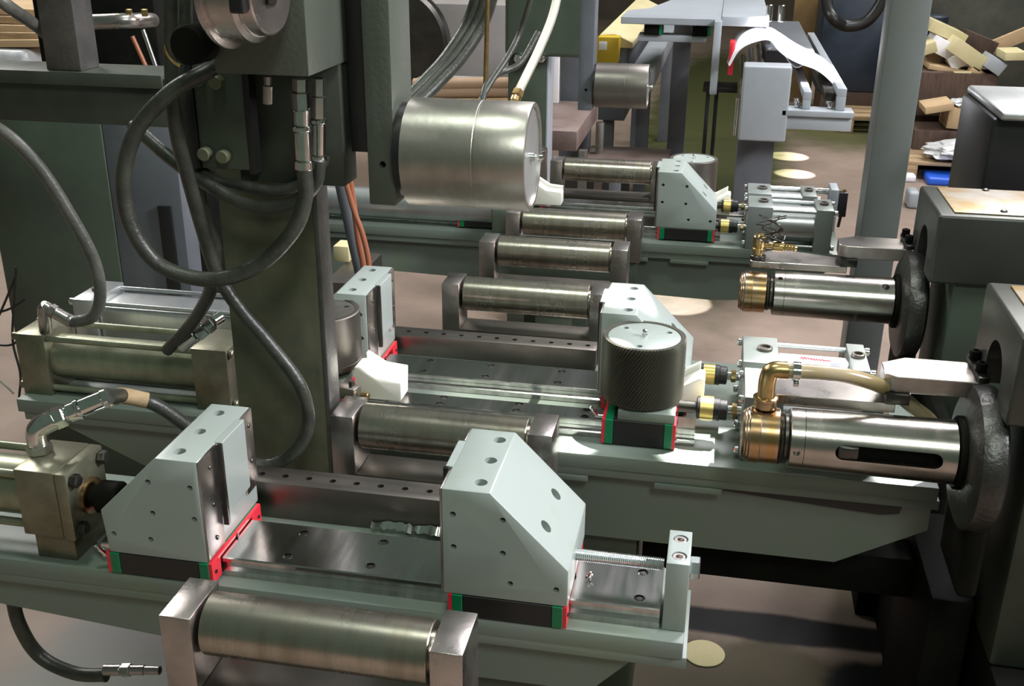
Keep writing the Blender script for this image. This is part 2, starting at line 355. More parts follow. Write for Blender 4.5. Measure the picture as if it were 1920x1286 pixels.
# wide rail with a double row of sunk bolts
def wide_rail(x0, x1, yc, label, hw=0.0575, top=0.785, bolts=()):
    pr = [(yc-hw, 0.7501), (yc-hw, 0.761), (yc-hw+0.006, 0.766), (yc-hw+0.006, 0.772), (yc-hw, 0.777), (yc-hw, top-0.002), (yc-hw+0.002, top),
          (yc+hw-0.002, top), (yc+hw, top-0.002), (yc+hw, 0.777), (yc+hw-0.006, 0.772), (yc+hw-0.006, 0.766), (yc+hw, 0.761), (yc+hw, 0.7501)]
    bm = prism(nb(), pr, x0, x1, 'x')
    if bolts:
        c = nb()
        for bx in bolts:
            for s in (-0.034, 0.034): cyl(c, (bx, yc+s*hw/0.0575, top-0.007), (bx, yc+s*hw/0.0575, top+0.01), 0.0085, 20)
        bm = cut(bm, c)
    r = thing('guide_rail', label, 'rail', ((x0+x1)/2, yc, 0.75))
    part('rail_bar', bm, 'rail', r)
    for bx in bolts:
        for s in (-0.034, 0.034):
            b = nb(); cyl(b, (bx, yc+s*hw/0.0575, top-0.0068), (bx, yc+s*hw/0.0575, top-0.001), 0.0058, 16, 0.001)
            part('bolt', b, 'darksteel', r)
    return r
wide_rail(-0.93, -0.030, 1.392, 'wide bright steel guide rail with two rows of bolts on the front bed', bolts=[-0.618, -0.482, -0.062])
wide_rail(-0.93, -0.02, 2.133, 'wide bright guide rail between the plain and knurled rollers, rear one on its bed', bolts=[-0.60, -0.46, -0.30], hw=0.050)
wide_rail(-0.93, -0.0, 1.955, 'narrow guide rail under the knurled roller carriage on the second bed', hw=0.026, top=0.790, bolts=[-0.52, -0.36, -0.22])
wide_rail(-1.0, 0.03, 3.415, 'guide rail under the far clamp block on the farthest bed', hw=0.0575)
wide_rail(-1.0, 0.05, 3.62, 'guide rail hidden behind the far clamp block under the far vertical roller', hw=0.03)

def drilled_bar(x0, x1, y0, y1, z1, holes, label):
    c = nb()
    for hx in holes: cyl(c, (hx, (y0+y1)/2, z1-0.012), (hx, (y0+y1)/2, z1+0.01), 0.0058, 18)
    return solo('drilled_bar', cut(box(nb(), x0, x1, y0, y1, 0.7502, z1, 0.0012), c), 'bar', label, 'steel bar')
drilled_bar(-0.90, -0.30, 1.514, 1.568, 0.820, [-0.8235+0.0432*k for k in range(12)], 'drilled square steel bar lying behind the front rail, between the front clamp blocks')
drilled_bar(-0.86, -0.236, 2.262, 2.316, 0.800, [-0.6872+0.0429*k for k in range(11)], 'drilled square steel bar behind the second bed rail, left of the knurled roller')

# ------------------------------------------------------------------ clamp blocks on their carriages
def carriage(t, x0, x1, y0, y1, z0, z1, ry0, ry1, rz, nipple=None):
    def U(m=0.0):
        return [(y0+m, z0), (y0+m, z1), (y1-m, z1), (y1-m, z0), (ry1, z0), (ry1, rz), (ry0, rz), (ry0, z0)]
    part('carriage_body', prism(nb(), U(0.001), x0+0.022, x1-0.022, 'x', 0.001, 1), 'black', t)
    for a, b in ((x0+0.006, x0+0.0218), (x1-0.0218, x1-0.006)):
        part('end_cap', prism(nb(), U(), a, b, 'x', 0.0008, 1), 'endgreen', t)
    for a, b in ((x0, x0+0.0059), (x1-0.0059, x1)):
        s = prism(nb(), U(0.001), a, b, 'x')
        w_ = part('wiper_seal', s, 'red', t)
        xs = a-0.002 if a == x0 else b+0.002
        for yy in (y0+0.012, y1-0.012, (y0+y1)/2):
            b2 = nb(); cyl(b2, (min(xs, a), yy, z0+0.018 if yy != (y0+y1)/2 else z1-0.004), (max(xs, b), yy, z0+0.018 if yy != (y0+y1)/2 else z1-0.004), 0.003, 12)
            part('seal_screw', b2, 'darksteel', w_)

def nipple(t, p, d=1):
    b = nb(); x, y, z = p
    cyl(b, (x, y, z), (x+0.017*d, y, z), 0.0042, 12); cyl(b, (x+0.013*d, y, z), (x+0.022*d, y-0.004, z+0.013), 0.004, 12, 0.001)
    lathe(b, [(0, 0.0028), (0.006, 0.0022), (0.007, 0.0042), (0.011, 0.0035), (0.012, 0.001)], (x+0.021*d, y-0.004, z+0.012), (0.4*d, -0.2, 1), 12)
    part('grease_nipple', b, 'chrome', t)

FH_R = [(848.3, 965.5), (942, 977), (849.6, 1026.5), (942, 1039), (956, 1096), (1042.3, 1107.5)]
FH_L = [(273.8, 890.6), (352.7, 901.8), (283, 949.3), (361.4, 961), (210.2, 988.2), (279.4, 998.9)]
def clamp_block(side, label, x_in):
    """x_in: x of the clamping face; side=+1 block stands right of it (slope falls to the right)"""
    s = side
    t = thing('clamp_block', label, 'clamp block', (x_in+s*0.09, 1.40, 0.7501), 'drilled clamp blocks sliding on the rails')
    X = lambda a: x_in+s*a
    if s > 0: pts = [(0, .7930), (.187, .7930), (.187, .855), (.0715, .971), (0, .971)]
    else: pts = [(0, .7930), (.166, .7930), (.171, .868), (.0665, .971), (0, .971)]
    bm = prism(nb(), [(X(a), z) for a, z in pts], 1.302, 1.497, 'y', 0.0022, 2)
    c = nb()
    for yy in (1.330, 1.3975, 1.465):
        hx = X(0.052 if s > 0 else 0.034+0.006)
        cyl(c, (hx, yy, .951), (hx, yy, .99), 0.0098, 28)
    if s > 0:
        dv = V(.1155, 0, -.116).normalized(); nv = V(.116, 0, .1155).normalized()
        for yy in (1.350, 1.445):
            p = V(X(.0715), yy, .971)+dv*0.105
            cyl(c, p-nv*0.02, p+nv*0.02, 0.0105, 28)
    FH = FH_R if s > 0 else FH_L
    for (px, py) in FH:
        p = at(px, py, y=1.30)
        if s < 0: p = p+V(0, 0, -0.0135)
        cyl(c, (p.x+FHX[s], 1.29, p.z), (p.x+FHX[s], 1.322, p.z), 0.0046, 18)
    bm = cut(bm, c)
    part('block_body', bm, 'blockpaint', t)
    # raised painted pad in the middle of the clamping face
    pad = prism(nb(), [(X(-.0108), .971), (X(-.0108), .848), (X(0.0), .835), (X(0.004), .835), (X(0.004), .971)], 1.368, 1.452, 'y', 0.0012, 1)
    part('face_pad', pad, 'blockpaint', t)
    for (a, b, zz) in ((1.303, 1.360, .795), (1.4545, 1.496, .828)):
        st = box(nb(), min(X(-.0035), X(0)), max(X(-.0035), X(0)), a, b, zz, .9705, 0.001)
        w_ = part('wear_strip', st, 'steel', t, 'bare steel wear strip')
        for zh in (.82, .88, .945):
            if zh < zz+.01: continue
            k = nb(); cyl(k, (X(-.0025), (a+b)/2+0.004, zh), (X(-.0055), (a+b)/2+0.004, zh), 0.0038, 14, 0.0008)
            part('strip_screw', k, 'darksteel', w_)
    lip = box(nb(), min(X(-.0125), X(-.0036)), max(X(-.0125), X(-.0036)), 1.3605, 1.3678, .828, .971, 0.0008)
    part('retaining_lip', lip, 'darksteel', t)
    xa, xb = (X(.007), X(.186)) if s > 0 else (X(.172), X(-.007))
    carriage(t, min(xa, xb), max(xa, xb), 1.300, 1.489, 0.7556, 0.7925, 1.331, 1.453, 0.788)
    if s > 0:
        nipple(t, (X(.186), 1.397, .775), 1)
    else:
        nipple(t, (X(.172), 1.320, .774), -1)
    return t
FHX = {1: 0.0, -1: 0.0}
blockR = clamp_block(+1, 'pale sage clamp block sloping right, on the front bed beside the threaded stop rod', -0.350)
blockL = clamp_block(-1, 'pale sage clamp block with bare steel wear strips, left end of the front rail', -0.7275)
bR2 = dup(blockR, (0.1435, 0.755, 0), 'pale sage clamp block sloping right, partly hidden behind the knurled roller')
bL2 = dup(blockL, (0.018, 0.755, 0), 'pale sage clamp block beside the plain vertical roller and white nylon guide')
bR3 = dup(blockR, (0.176, 2.025, 0), 'far clamp block sloping right, on the farthest bed left of the grey cylinder')
bL3 = dup(blockL, (0.08, 2.025, 0), 'far clamp block half hidden under the big bright overhead roller')

# stop post with threaded rod
t = thing('stop_post', 'sage green stop post holding a threaded rod, right end of the front bed', 'stop post', (-0.008, 1.38, 0.75))
c = nb()
for yy in (1.357, 1.403): cyl(c, (-0.008, yy, .857), (-0.008, yy, .88), 0.0112, 26)
part('post', cut(box(nb(), -0.0255, 0.0085, 1.335, 1.426, 0.7502, 0.867, 0.0012), c), 'blockpaint', t)
for yy in (1.357, 1.403):
    k = nb(); lathe(k, [(0, .0098), (.0085, .0098), (.0092, .009), (.0092, .0052), (.004, .0050), (.004, 0)], (-0.008, yy, .8565), (0, 0, 1), 24)
    part('socket_screw', k, 'steel', t)
rod = thing('threaded_rod', 'bright threaded rod running through the stop post to the front clamp block', 'threaded rod', (-0.06, 1.385, 0.827))
k = nb(); tube(k, [(-0.166+0.0016*i, 1.385, .831) for i in range(86)], 0.0088, 18, 0, ribs=0.09)
part('rod_shank', k, 'zinc', rod)
k = nb(); cyl(k, (0.0088, 1.385, .831), (0.0235, 1.385, .831), 0.0165, 6, 0.0015); part('hex_head', k, 'zinc', rod)
k = nb(); random.seed(3)
def strip_crumple():
    t_ = nb(); n = 26; rows = []
    for i in range(n):
        x = -0.53+i*0.006
        a = random.uniform(0.004, 0.012)
        rows.append([t_.verts.new(V(x, 1.512-a*0.3, .7508)), t_.verts.new(V(x, 1.509-a, .758+random.uniform(0, .005))), t_.verts.new(V(x, 1.5125, .768+random.uniform(-.004, .004))), t_.verts.new(V(x, 1.5135, .7515))])
    for a, b in zip(rows, rows[1:]):
        for q in range(4): t_.faces.new((a[q], b[q], b[(q+1) % 4], a[(q+1) % 4]))
    t_.faces.new(rows[0]); t_.faces.new(rows[-1][::-1]); bmesh.ops.recalc_face_normals(t_, faces=t_.faces)
    return t_
solo('crumpled_tape', strip_crumple(), 'chrome', 'crumpled shiny tape along the foot of the front drilled bar', 'tape')

# ------------------------------------------------------------------ roller stands in a row, going away
def roller_stand(label):
    t = thing('roller_stand', label, 'roller stand', (-0.482, 1.140, 0), 'roller stands in a row along the line')
    for s in (-1, 1):
        xc = -0.482+s*0.189
        part('bracket', box(nb(), xc-0.0225, xc+0.0225, 1.094, 1.186, 0.715, 0.852, 0.0018), 'steel', t)
    b = nb(); lathe(b, [(0, .03), (.0015, .0405), (.003, .0435), (.32, .0435), (.3215, .0425), (.3215, .030), (.325, .030)], (-0.643, 1.140, .8145), (1, 0, 0), 64)
    ro = part('roller', b, 'roller', t)
    b = nb(); cyl(b, (-0.658, 1.140, .8145), (-0.306, 1.140, .8145), 0.016, 24); part('axle', b, 'darksteel', ro)
    part('base_plate', box(nb(), -0.6482, -0.3158, 1.098, 1.182, 0.715, 0.730, 0.001), 'bar', t)
    part('cross_beam', box(nb(), -0.68, -0.28, 1.105, 1.175, 0.64, 0.7148, 0.002), 'dkpaint', t)
    part('support_post', box(nb(), -0.53, -0.43, 1.11, 1.17, 0.0, 0.6398, 0.002), 'dkpaint', t)
    return t
rs = roller_stand('nearest roller stand with a long scratched steel roller, in the foreground')
for dy, dx, lab in ((0.627, 0.017, 'roller stand between the two nearer slide beds, second from the camera'),
                    (1.400, 0.035, 'third roller stand, its dark roller left of the hidden clamp block'),
                    (1.775, 0.048, 'fourth roller stand, in front of the farthest bed'),
                    (2.092, 0.062, 'fifth roller stand, bright roller right below the far clamp blocks'),
                    (2.83, 0.085, 'farthest roller stand, behind the farthest bed beside the far clamp block')):
    dup(rs, (dx, dy, 0), lab)

# ------------------------------------------------------------------ vertical guide rollers
def knurl_body(p0, r, h, n=76, tw=0.95):
    t_ = nb(); lv = 24; rings = []
    for j in range(lv+1):
        z = h*j/lv; ring = []
        for k in range(n*2):
            a = 2*PI*k/(n*2)+tw*j/lv
            rr = r*(1.0 if k % 2 else 0.950)
            if j in (0, lv): rr = min(rr, r*0.985)
            ring.append(t_.verts.new(V(p0[0]+rr*math.cos(a), p0[1]+rr*math.sin(a), p0[2]+z)))
        rings.append(ring)
    for a, b in zip(rings, rings[1:]):
        for k in range(n*2): t_.faces.new((a[k], a[(k+1) % (n*2)], b[(k+1) % (n*2)], b[k]))
    t_.faces.new(rings[0][::-1])
    # rim and recessed lid seat
    inner = [t_.verts.new(V(p0[0]+r*0.87*math.cos(2*PI*k/(n*2)+tw), p0[1]+r*0.87*math.sin(2*PI*k/(n*2)+tw), p0[2]+h)) for k in range(n*2)]
    low = [t_.verts.new(V(v.co.x, v.co.y, p0[2]+h-0.006)) for v in inner]
    for k in range(n*2):
        q = (k+1) % (n*2)
        t_.faces.new((rings[-1][k], rings[-1][q], inner[q], inner[k])); t_.faces.new((inner[k], inner[q], low[q], low[k]))
    t_.faces.new(low); bmesh.ops.recalc_face_normals(t_, faces=t_.faces)
    return t_
def v_roller(label, x, y, r, z0, z1, knurled, body, lid, group):
    t = thing('guide_roller', label, 'guide roller', (x, y, z0), group)
    if knurled:
        b = part('roller_body', knurl_body((x, y, z0), r, z1-z0), body, t)
    else:
        k = nb(); h = z1-z0
        lathe(k, [(0, r*0.9), (.002, r), (h*.12, r), (h*.125, r*.985), (h*.14, r*.985), (h*.145, r), (h-.002, r), (h, r-.002), (h, r*.87), (h-.007, r*.87), (h-.007, 0)], (x, y, z0), (0, 0, 1), 72)
        b = part('roller_body', k, body, t)
    k = nb(); lathe(k, [(0, r*.865), (.004, r*.865), (.0045, r*.855), (.0045, 0)], (x, y, z1-.0058), (0, 0, 1), 64)
    c = nb()
    for a in (0.55, 2.4, 4.6):
        cyl(c, (x+r*.66*math.cos(a), y+r*.66*math.sin(a), z1-.006), (x+r*.66*math.cos(a), y+r*.66*math.sin(a), z1+.01), .0062, 16)
    li = part('lid', cut(k, c), lid, t)
    k = nb(); lathe(k, [(0, .0055), (.004, .0055), (.0045, .0035), (.009, .0035), (.010, .0055), (.013, .005), (.0145, .002)], (x, y, z1-.0013), (0, 0, 1), 14)
    part('grease_nipple', k, 'chrome', li)
    return t
kr = v_roller('dark knurled vertical roller on the carriage, centre right of the picture', -0.112, 1.985, 0.083, 0.8305, 0.957, True, 'knurl', 'blockpaint', None)
pr_ = v_roller('plain grey vertical roller half hidden by the green column', -0.785, 1.995, 0.078, 0.835, 0.957, False, 'bar', 'steel', 'plain vertical guide rollers')
v_roller('far plain vertical roller standing behind the far clamp block', -0.075, 3.612, 0.080, 0.835, 0.957, False, 'bar', 'blockpaint', 'plain vertical guide rollers')
v_roller('far plain roller peeking out right of the big overhead roller', -0.655, 3.640, 0.080, 0.835, 0.957, False, 'bar', 'steel', 'plain vertical guide rollers')

def roller_carriage(label, x0, x1, y0, y1, ry, cx, cy):
    t = thing('roller_carriage', label, 'carriage', ((x0+x1)/2, (y0+y1)/2, 0.7501))
    carriage(t, x0, x1, y0, y1, 0.7532, 0.806, ry-0.029, ry+0.029, 0.793)
    part('adapter_plate', box(nb(), x0+0.03, x1-0.003, y0+0.003, y1+0.03, 0.8062, 0.826, 0.0015), 'paint', t)
    k = nb(); cyl(k, (cx, cy, .8262), (cx, cy, .8303), 0.055, 40); part('spacer_disc', k, 'paint', t)
    return t
rc = roller_carriage('green and black carriage under the knurled roller', -0.1815, -0.037, 1.903, 2.045, 1.955, -0.112, 1.985)
nipple(rc, (-0.1815, 1.935, .797), -1)
roller_carriage('carriage under the plain vertical roller left of the white guide', -0.87, -0.72, 1.903, 2.045, 1.955, -0.785, 1.995)
roller_carriage('carriage under the far roller hidden behind the far clamp block', -0.155, 0.005, 3.55, 3.69, 3.62, -0.075, 3.612)
roller_carriage('carriage under the far roller behind the big overhead roller', -0.735, -0.58, 3.55, 3.69, 3.62, -0.655, 3.640)

# white nylon guides
def nylon(label, x0, flip, y, s=1):
    pts = [(0, .798), (.095*flip, .798), (.098*flip, .802), (.098*flip, .838), (.094*flip, .843), (.045*flip, .847), (.012*flip, .868), (0, .866)]
    t = thing('nylon_guide', label, 'plastic guide', (x0+0.05*flip, y+0.03, .7975), 'white nylon guides')
    part('guide_block', prism(nb(), [(x0+a, z) for a, z in pts], y, y+.05, 'y', 0.002, 2), 'white', t)
    part('guide_fin', prism(nb(), [(x0+.01*flip, .80), (x0+.093*flip, .80), (x0+.095*flip, .852), (x0+.05*flip, .856), (x0+.01*flip, .880)], y+.0505, y+.066, 'y', 0.0015, 1), 'white', t)
    part('support_plate', box(nb(), min(x0-.05*flip, x0+.06*flip), max(x0-.05*flip, x0+.06*flip), y+.004, y+.06, .7912, .7977, .001), 'steel', t)
    return t
nylon('white nylon guide block glowing in the sun beside the plain roller', -0.693, 1, 1.915)
nylon('white nylon guide showing right of the knurled roller', 0.012, -1, 2.00)
nylon('far white nylon guide right of the big overhead roller', -0.60, 1, 3.50)
nylon('small white nylon tip right of the far clamp block', 0.055, -1, 3.50)
t = thing('sensor_bracket', 'small steel bracket with a socket screw left of the glowing white guide', 'bracket', (-0.70, 1.905, 0.80))
part('bracket_bar', box(nb(), -0.735, -0.675, 1.872, 1.9005, 0.812, 0.838, .002, Matrix.Rotation(math.radians(-12), 3, 'Z')), 'steel', t)
k = nb(); cyl(k, (-0.668, 1.882, .822), (-0.652, 1.878, .822), .0068, 16, .001); part('screw', k, 'brass', t)
k = nb(); cyl(k, (-0.690, 1.888, .837), (-0.690, 1.888, .848), .006, 16, .001); part('screw', k, 'darksteel', t)

# ------------------------------------------------------------------ cylinders
def squiggle(x0, x1, y, z, r=0.0012, seed=1, tilt=0.0):
    rnd = random.Random(seed); n = 22; b = nb(); pts = []
    for i in range(n):
        u = i/(n-1)
        pts.append((x0+(x1-x0)*u, y+(0.006 if i % 2 else -0.006)*(1.2-0.5*u)*rnd.uniform(.5, 1)-0.006*u, z))
    tube(b, pts, r, 6, 4)
    for v in b.verts: v.co.z = z+(v.co.z-z)*0.3
    return b
def air_cylinder(label, x0, yc, s=1, L=0.245, head=0.072, cap=0.036, hw=0.072, z0=0.7502, z1=0.886, mh='alu', mt='alu', tr=0.056, ports=(1, 1), nuts='chrome', lab=False, name='air_cylinder', tie=0.0055, square=False):
    zc = (z0+z1)/2+0.002; X = lambda a: x0+s*a
    t = thing(name, label, 'cylinder', (X(L/2), yc, z0))
    def bx(a, b, *r, **k): return box(nb(), min(X(a), X(b)), max(X(a), X(b)), *r, **k)
    hd = part('rod_end_head', bx(0, head, yc-hw, yc+hw, z0, z1, bev=.002), mh, t)
    cp = part('rear_cap', bx(L-cap, L, yc-hw, yc+hw, z0, z1, bev=.002), mh, t)
    k = nb()
    if square: box(k, min(X(head), X(L-cap)), max(X(head), X(L-cap)), yc-tr, yc+tr, zc-tr, zc+tr, 0.012, seg=4)
    else: cyl(k, (X(head), yc, zc), (X(L-cap), yc, zc), tr, 56)
    tb = part('barrel', k, mt, t)
    for sy in (-1, 1):
        for sz in (-1, 1):
            yy, zz = yc+sy*(hw-.013), zc+sz*((z1-z0)/2-.013)
            k = nb(); cyl(k, (X(head), yy, zz), (X(L-cap), yy, zz), tie, 12); part('tie_rod', k, mt if not square else mh, t)
            k = nb(); cyl(k, (X(-.001), yy, zz), (X(-.011), yy, zz), .0085, 14, .002); part('nut', k, nuts, hd)
            k = nb(); cyl(k, (X(L+.0005), yy, zz), (X(L+.013), yy, zz), .0085, 14, .002); part('nut', k, nuts, cp)
    if ports[0]:
        k = nb(); lathe(k, [(0, .0155), (.006, .0155), (.007, .0145), (.007, .0105), (.002, .0105), (.002, 0)], (X(head*.62), yc, z1+.0003), (0, 0, 1), 28); part('port', k, 'bar', hd)
    if ports[1]:
        k = nb(); lathe(k, [(0, .0135), (.007, .0135), (.008, .0125), (.008, .009), (.002, .009), (.002, 0)], (X(L-cap*.5), yc, z1+.0003), (0, 0, 1), 28); part('port', k, 'bar', cp)
    if lab:
        n_ = nb(); cols = 16; a0, a1 = math.radians(35), math.radians(105); rows = []
        for i in range(cols+1):
            a = a0+(a1-a0)*i/cols
            rows.append([n_.verts.new(V(X(q), yc-math.cos(a)*(tr+.0008), zc+math.sin(a)*(tr+.0008))) for q in (head+.004, L-cap-.006)])
        for a, b in zip(rows, rows[1:]): n_.faces.new((a[0], a[1], b[1], b[0]))
        lb = part('label', n_, 'label', t, 'white printed label')
        part('lettering', squiggle(X(head+.045), X(L-cap-.035), yc-.006, zc+tr+.0012, seed=5), 'redprint', lb)
        part('flag_mark', box(nb(), X(L-cap-.036), X(L-cap-.018), yc-.027, yc-.016, zc+tr*.93-.0005, zc+tr*.93+.0015, rot=Matrix.Rotation(math.radians(22), 3, 'X')), 'blueprint', lb)
    return t
air_cylinder('grey air cylinder behind, with white label and red script, right of the knurled roller', 0.0855, 2.135, lab=True, L=.25, mh='cylpaint')
air_cylinder('grey air cylinder in front, half hidden behind the bronze collared spindle', 0.088, 1.962, L=.25, ports=(0, 1), mh='cylpaint')
air_cylinder('far grey air cylinder on the farthest bed, right of the far clamp block', 0.108, 3.362, L=.255, head=.074, cap=.052, hw=.070, mh='cylpaint')
air_cylinder('rear grey air cylinder on the farthest bed with a long bright guide rod', 0.108, 3.528, L=.215, head=.074, cap=.045, hw=.070, mh='cylpaint')
# guide rod and end plate of the rear far cylinder
t = thing('guide_rod_assembly', 'bright guide rod with grey end plate and black sensor, behind the far cylinder', 'guide rod', (0.30, 3.60, 0.7502))
k = nb(); cyl(k, (0.17, 3.62, 0.865), (0.372, 3.62, .865), .011, 20); part('rod_bar', k, 'chrome', t)
part('end_plate', box(nb(), .373, .398, 3.55, 3.65, .7502, .888, .002), 'greypaint', t)
k = nb(); box(k, .404, .432, 3.585, 3.615, .79, .872, .003); cyl(k, (.418, 3.60, .79), (.414, 3.60, .752), .005, 12); part('sensor', k, 'black', t)
k = nb(); cyl(k, (.418, 3.60, .8722), (.418, 3.60, .880), .007, 14); part('sensor_cap', k, 'brass', t)

def coupling(label, x0, x1, y, z, r=.0215, left=.03):
    t = thing('rod_coupling', label, 'coupling', ((x0+x1)/2, y, z-r), 'black rod couplings with gold labels')
    L = x1-x0; k = nb()
    lathe(k, [(0, r*.8), (.002, r), (L-.016, r), (L-.015, r*.9), (L-.002, r*.9), (L, r*.7)], (x0, y, z), (1, 0, 0), 40); part('coupling_body', k, 'black', t)
    k = nb(); lathe(k, [(0, r+.0006), (L*.42, r+.0006)], (x0+L*.12, y, z), (1, 0, 0), 40); part('label', k, 'gold', t, 'gold foil label')
    part('rod', cyl(nb(), (x0-left, y, z), (x0, y, z), r*.5, 20), 'darksteel', t); part('rod', cyl(nb(), (x1, y, z), (x1+.026, y, z), r*.42, 20), 'chrome', t)
    k = nb(); cyl(k, (x1+.008, y, z), (x1+.018, y, z), r*.62, 6, .001); part('jam_nut', k, 'brass', t)
    return t
coupling('gold-labelled rod coupling behind, above the other one, right of the knurled roller', 0.001, 0.058, 2.135, .820, left=.03)
coupling('gold-labelled rod coupling in front, between the carriage and the bronze collar', -0.001, 0.060, 1.962, .822, r=.0235, left=.037)
coupling('small gold-labelled coupling between the far clamp block and far cylinder', 0.028, 0.082, 3.50, .830, left=.02)
coupling('black coupling low between the far clamp block and far grey cylinder', 0.022, 0.082, 3.362, .800, left=.012)

# left side of the second bed: dirty hydraulic cylinder and pale air cylinder behind it
air_cylinder('grimy green hydraulic cylinder on the left end of the second bed', -0.958, 1.945, -1, L=.482, head=.078, cap=.068, hw=.058, z1=.890, mh='grimesteel', mt='dirtyalu', tr=.048, ports=(0, 0), nuts='grimesteel', name='hydraulic_cylinder', tie=.007)
pale = air_cylinder('pale aluminium cylinder with a red script mark, behind the grimy green cylinder', -0.945, 2.135, -1, L=.47, head=.06, cap=.055, hw=.066, z1=.905, mh='alu', mt='alu', tr=.058, ports=(0, 1), name='air_cylinder', square=True)
part('script_mark', squiggle(-1.235, -1.14, 2.10, .8865, .0014, 3), 'redprint', pale, 'red script mark')
# left end of the front bed
t = thing('hydraulic_cylinder', 'grimy hydraulic cylinder head at the left edge, pushing the left clamp block', 'cylinder', (-1.1, 1.37, .7502))
part('gland_block', box(nb(), -1.048, -0.978, 1.312, 1.418, .800, .918, .0025), 'grimesteel', t)
part('gland_plate', box(nb(), -0.9778, -0.957, 1.312, 1.418, .797, .917, .002), 'grimesteel', t)
part('mounting_foot', box(nb(), -1.04, -0.97, 1.325, 1.42, .7502, .7998, .002), 'grimesteel', t)
k = nb(); cyl(k, (-1.6, 1.366, .858), (-1.0482, 1.366, .858), .048, 48); part('barrel', k, 'dirtyalu', t)
for sy in (-1, 1):
    for sz in (-1, 1):
        k = nb(); cyl(k, (-1.6, 1.366+sy*.042, .858+sz*.045), (-1.0485, 1.366+sy*.042, .858+sz*.045), .007, 12); part('tie_rod', k, 'dirtyalu', t)
        k = nb(); cyl(k, (-.9565, 1.366+sy*.040, .858+sz*.043), (-.943, 1.366+sy*.040, .858+sz*.043), .0115, 6, .002); part('hex_bolt', k, 'darksteel', t)
k = nb(); lathe(k, [(0, .030), (.006, .030), (.008, .026), (.008, .018), (0, .018)], (-.9565, 1.366, .852), (1, 0, 0), 36); part('bronze_gland', k, 'bronze', t)
k = nb(); lathe(k, [(0, .018), (.018, .018), (.02, .027), (.052, .0275), (.055, .025)], (-.955, 1.366, .852), (1, 0, 0), 36); part('rod_end', k, 'shadeblack', t)

def fitting(label, pts, rs, group=None, m='chrome', hexes=()):
    """a run of turned segments between points"""
    t = thing('hose_fitting', label, 'hose fitting', pts[0], group)
    for i, (a, b) in enumerate(zip(pts, pts[1:])):
        k = nb(); a = Vector(a); b = Vector(b); sd = 6 if i in hexes else 24
        cyl(k, a, b, rs[i], sd, rs[i]*.12)
        part('hex_nut' if i in hexes else 'sleeve', k, m, t)
    return t
# elbow on the front left cylinder
t = thing('hose_fitting', 'chrome elbow fitting standing on the front left cylinder head', 'hose fitting', (-1.0, 1.372, .918))
b0 = P(77, 858, 1.372); b0.z = .9183
k = nb(); cyl(k, b0, b0+V(0, 0, .016), .0205, 6, .002); part('hex_nut', k, 'chrome', t)
k = nb(); tube(k, [b0+V(0, 0, .010), b0+V(0, 0, .032), b0+V(.005, .003, .044), b0+V(.026, .016, .055)], .0172, 24, 8); part('elbow', k, 'chrome', t)
q0 = b0+V(.024, .015, .054); dq = V(.80, .40, .30).normalized()
k = nb(); cyl(k, q0, q0+dq*.020, .0185, 6, .002); part('hex_nut', k, 'chrome', t)
k = nb(); lathe(k, [(0, .012), (.004, .012), (.006, .0155), (.018, .0155), (.020, .0175), (.025, .0175), (.027, .0150), (.062, .0150), (.064, .0165), (.071, .016)], q0+dq*.020, dq, 28); part('crimp_sleeve', k, 'chrome', t)
hs = q0+dq*.091
H = []
def hose(label, pts, r, m='hose', name='hydraulic_hose', group=None, smooth=10):
    return solo(name, tube(nb(), pts, r, 18, smooth), m, label, 'hose', group)
hose('long black hose looping past the column foot up to the press head', [hs, P(232, 742, 1.52), P(290, 758, 1.55), P(350, 798, 1.58), P(420, 850, 1.62), P(500, 872, 1.64), P(556, 843, 1.65),
     P(578, 790, 1.66), P(562, 722, 1.66), P(505, 645, 1.66), P(450, 580, 1.655), P(408, 515, 1.65), P(380, 430, 1.64), P(352, 330, 1.63), P(330, 240, 1.62), P(322, 120, 1.62), P(320, -30, 1.62)], .0122, 'hose')
k = nb(); tube(k, [P(216, 744, 1.505), P(232, 742, 1.52), P(276, 751, 1.540)], .0140, 16, 6)
solo('hose_tape', k, 'wood', 'worn yellowed tape wrapped round the hose behind the chrome elbow', 'tape')
hose('thick black hose hanging in a wide loop below the press head', [P(571, 318, 1.60), P(572, 372, 1.60), P(548, 435, 1.59), P(480, 500, 1.58), P(392, 524, 1.57), P(300, 497, 1.56), P(246, 425, 1.55), P(232, 335, 1.55), P(256, 245, 1.56), P(318, 175, 1.57), P(385, 135, 1.60), P(430, 110, 1.66)], .0128)
hose('black hose sagging behind the loop, from the rear chrome fitting', [P(598, 300, 1.64), P(590, 345, 1.64), P(545, 382, 1.64), P(470, 385, 1.645), P(400, 352, 1.66), P(330, 305, 1.70), P(262, 246, 1.72), P(250, 236, 1.73)], .0118)
hose('second sagging black hose running close above the other one', [P(612, 290, 1.70), P(590, 330, 1.69), P(520, 358, 1.68), P(440, 345, 1.68), P(385, 325, 1.69), P(340, 270, 1.72), P(330, 180, 1.74), P(335, 60, 1.76), P(335, -20, 1.76)], .010)
hose('black hose running straight down beside the loop to the chrome fitting', [P(345, -20, 1.68), P(348, 120, 1.68), P(352, 240, 1.68), P(372, 360, 1.69), P(404, 470, 1.70), P(396, 540, 1.72), P(362, 603, 1.80), P(314, 656, 1.86)], .0125)
hose('dusty grey hose arching down to the left fitting on the green cylinder', [P(-60, 215, 1.86), P(10, 250, 1.87), P(75, 315, 1.88), P(130, 400, 1.89), P(175, 485, 1.90), P(188, 550, 1.90), P(176, 592, 1.90), P(140, 603, 1.90), P(128, 598, 1.90)], .0125, 'greyhose')
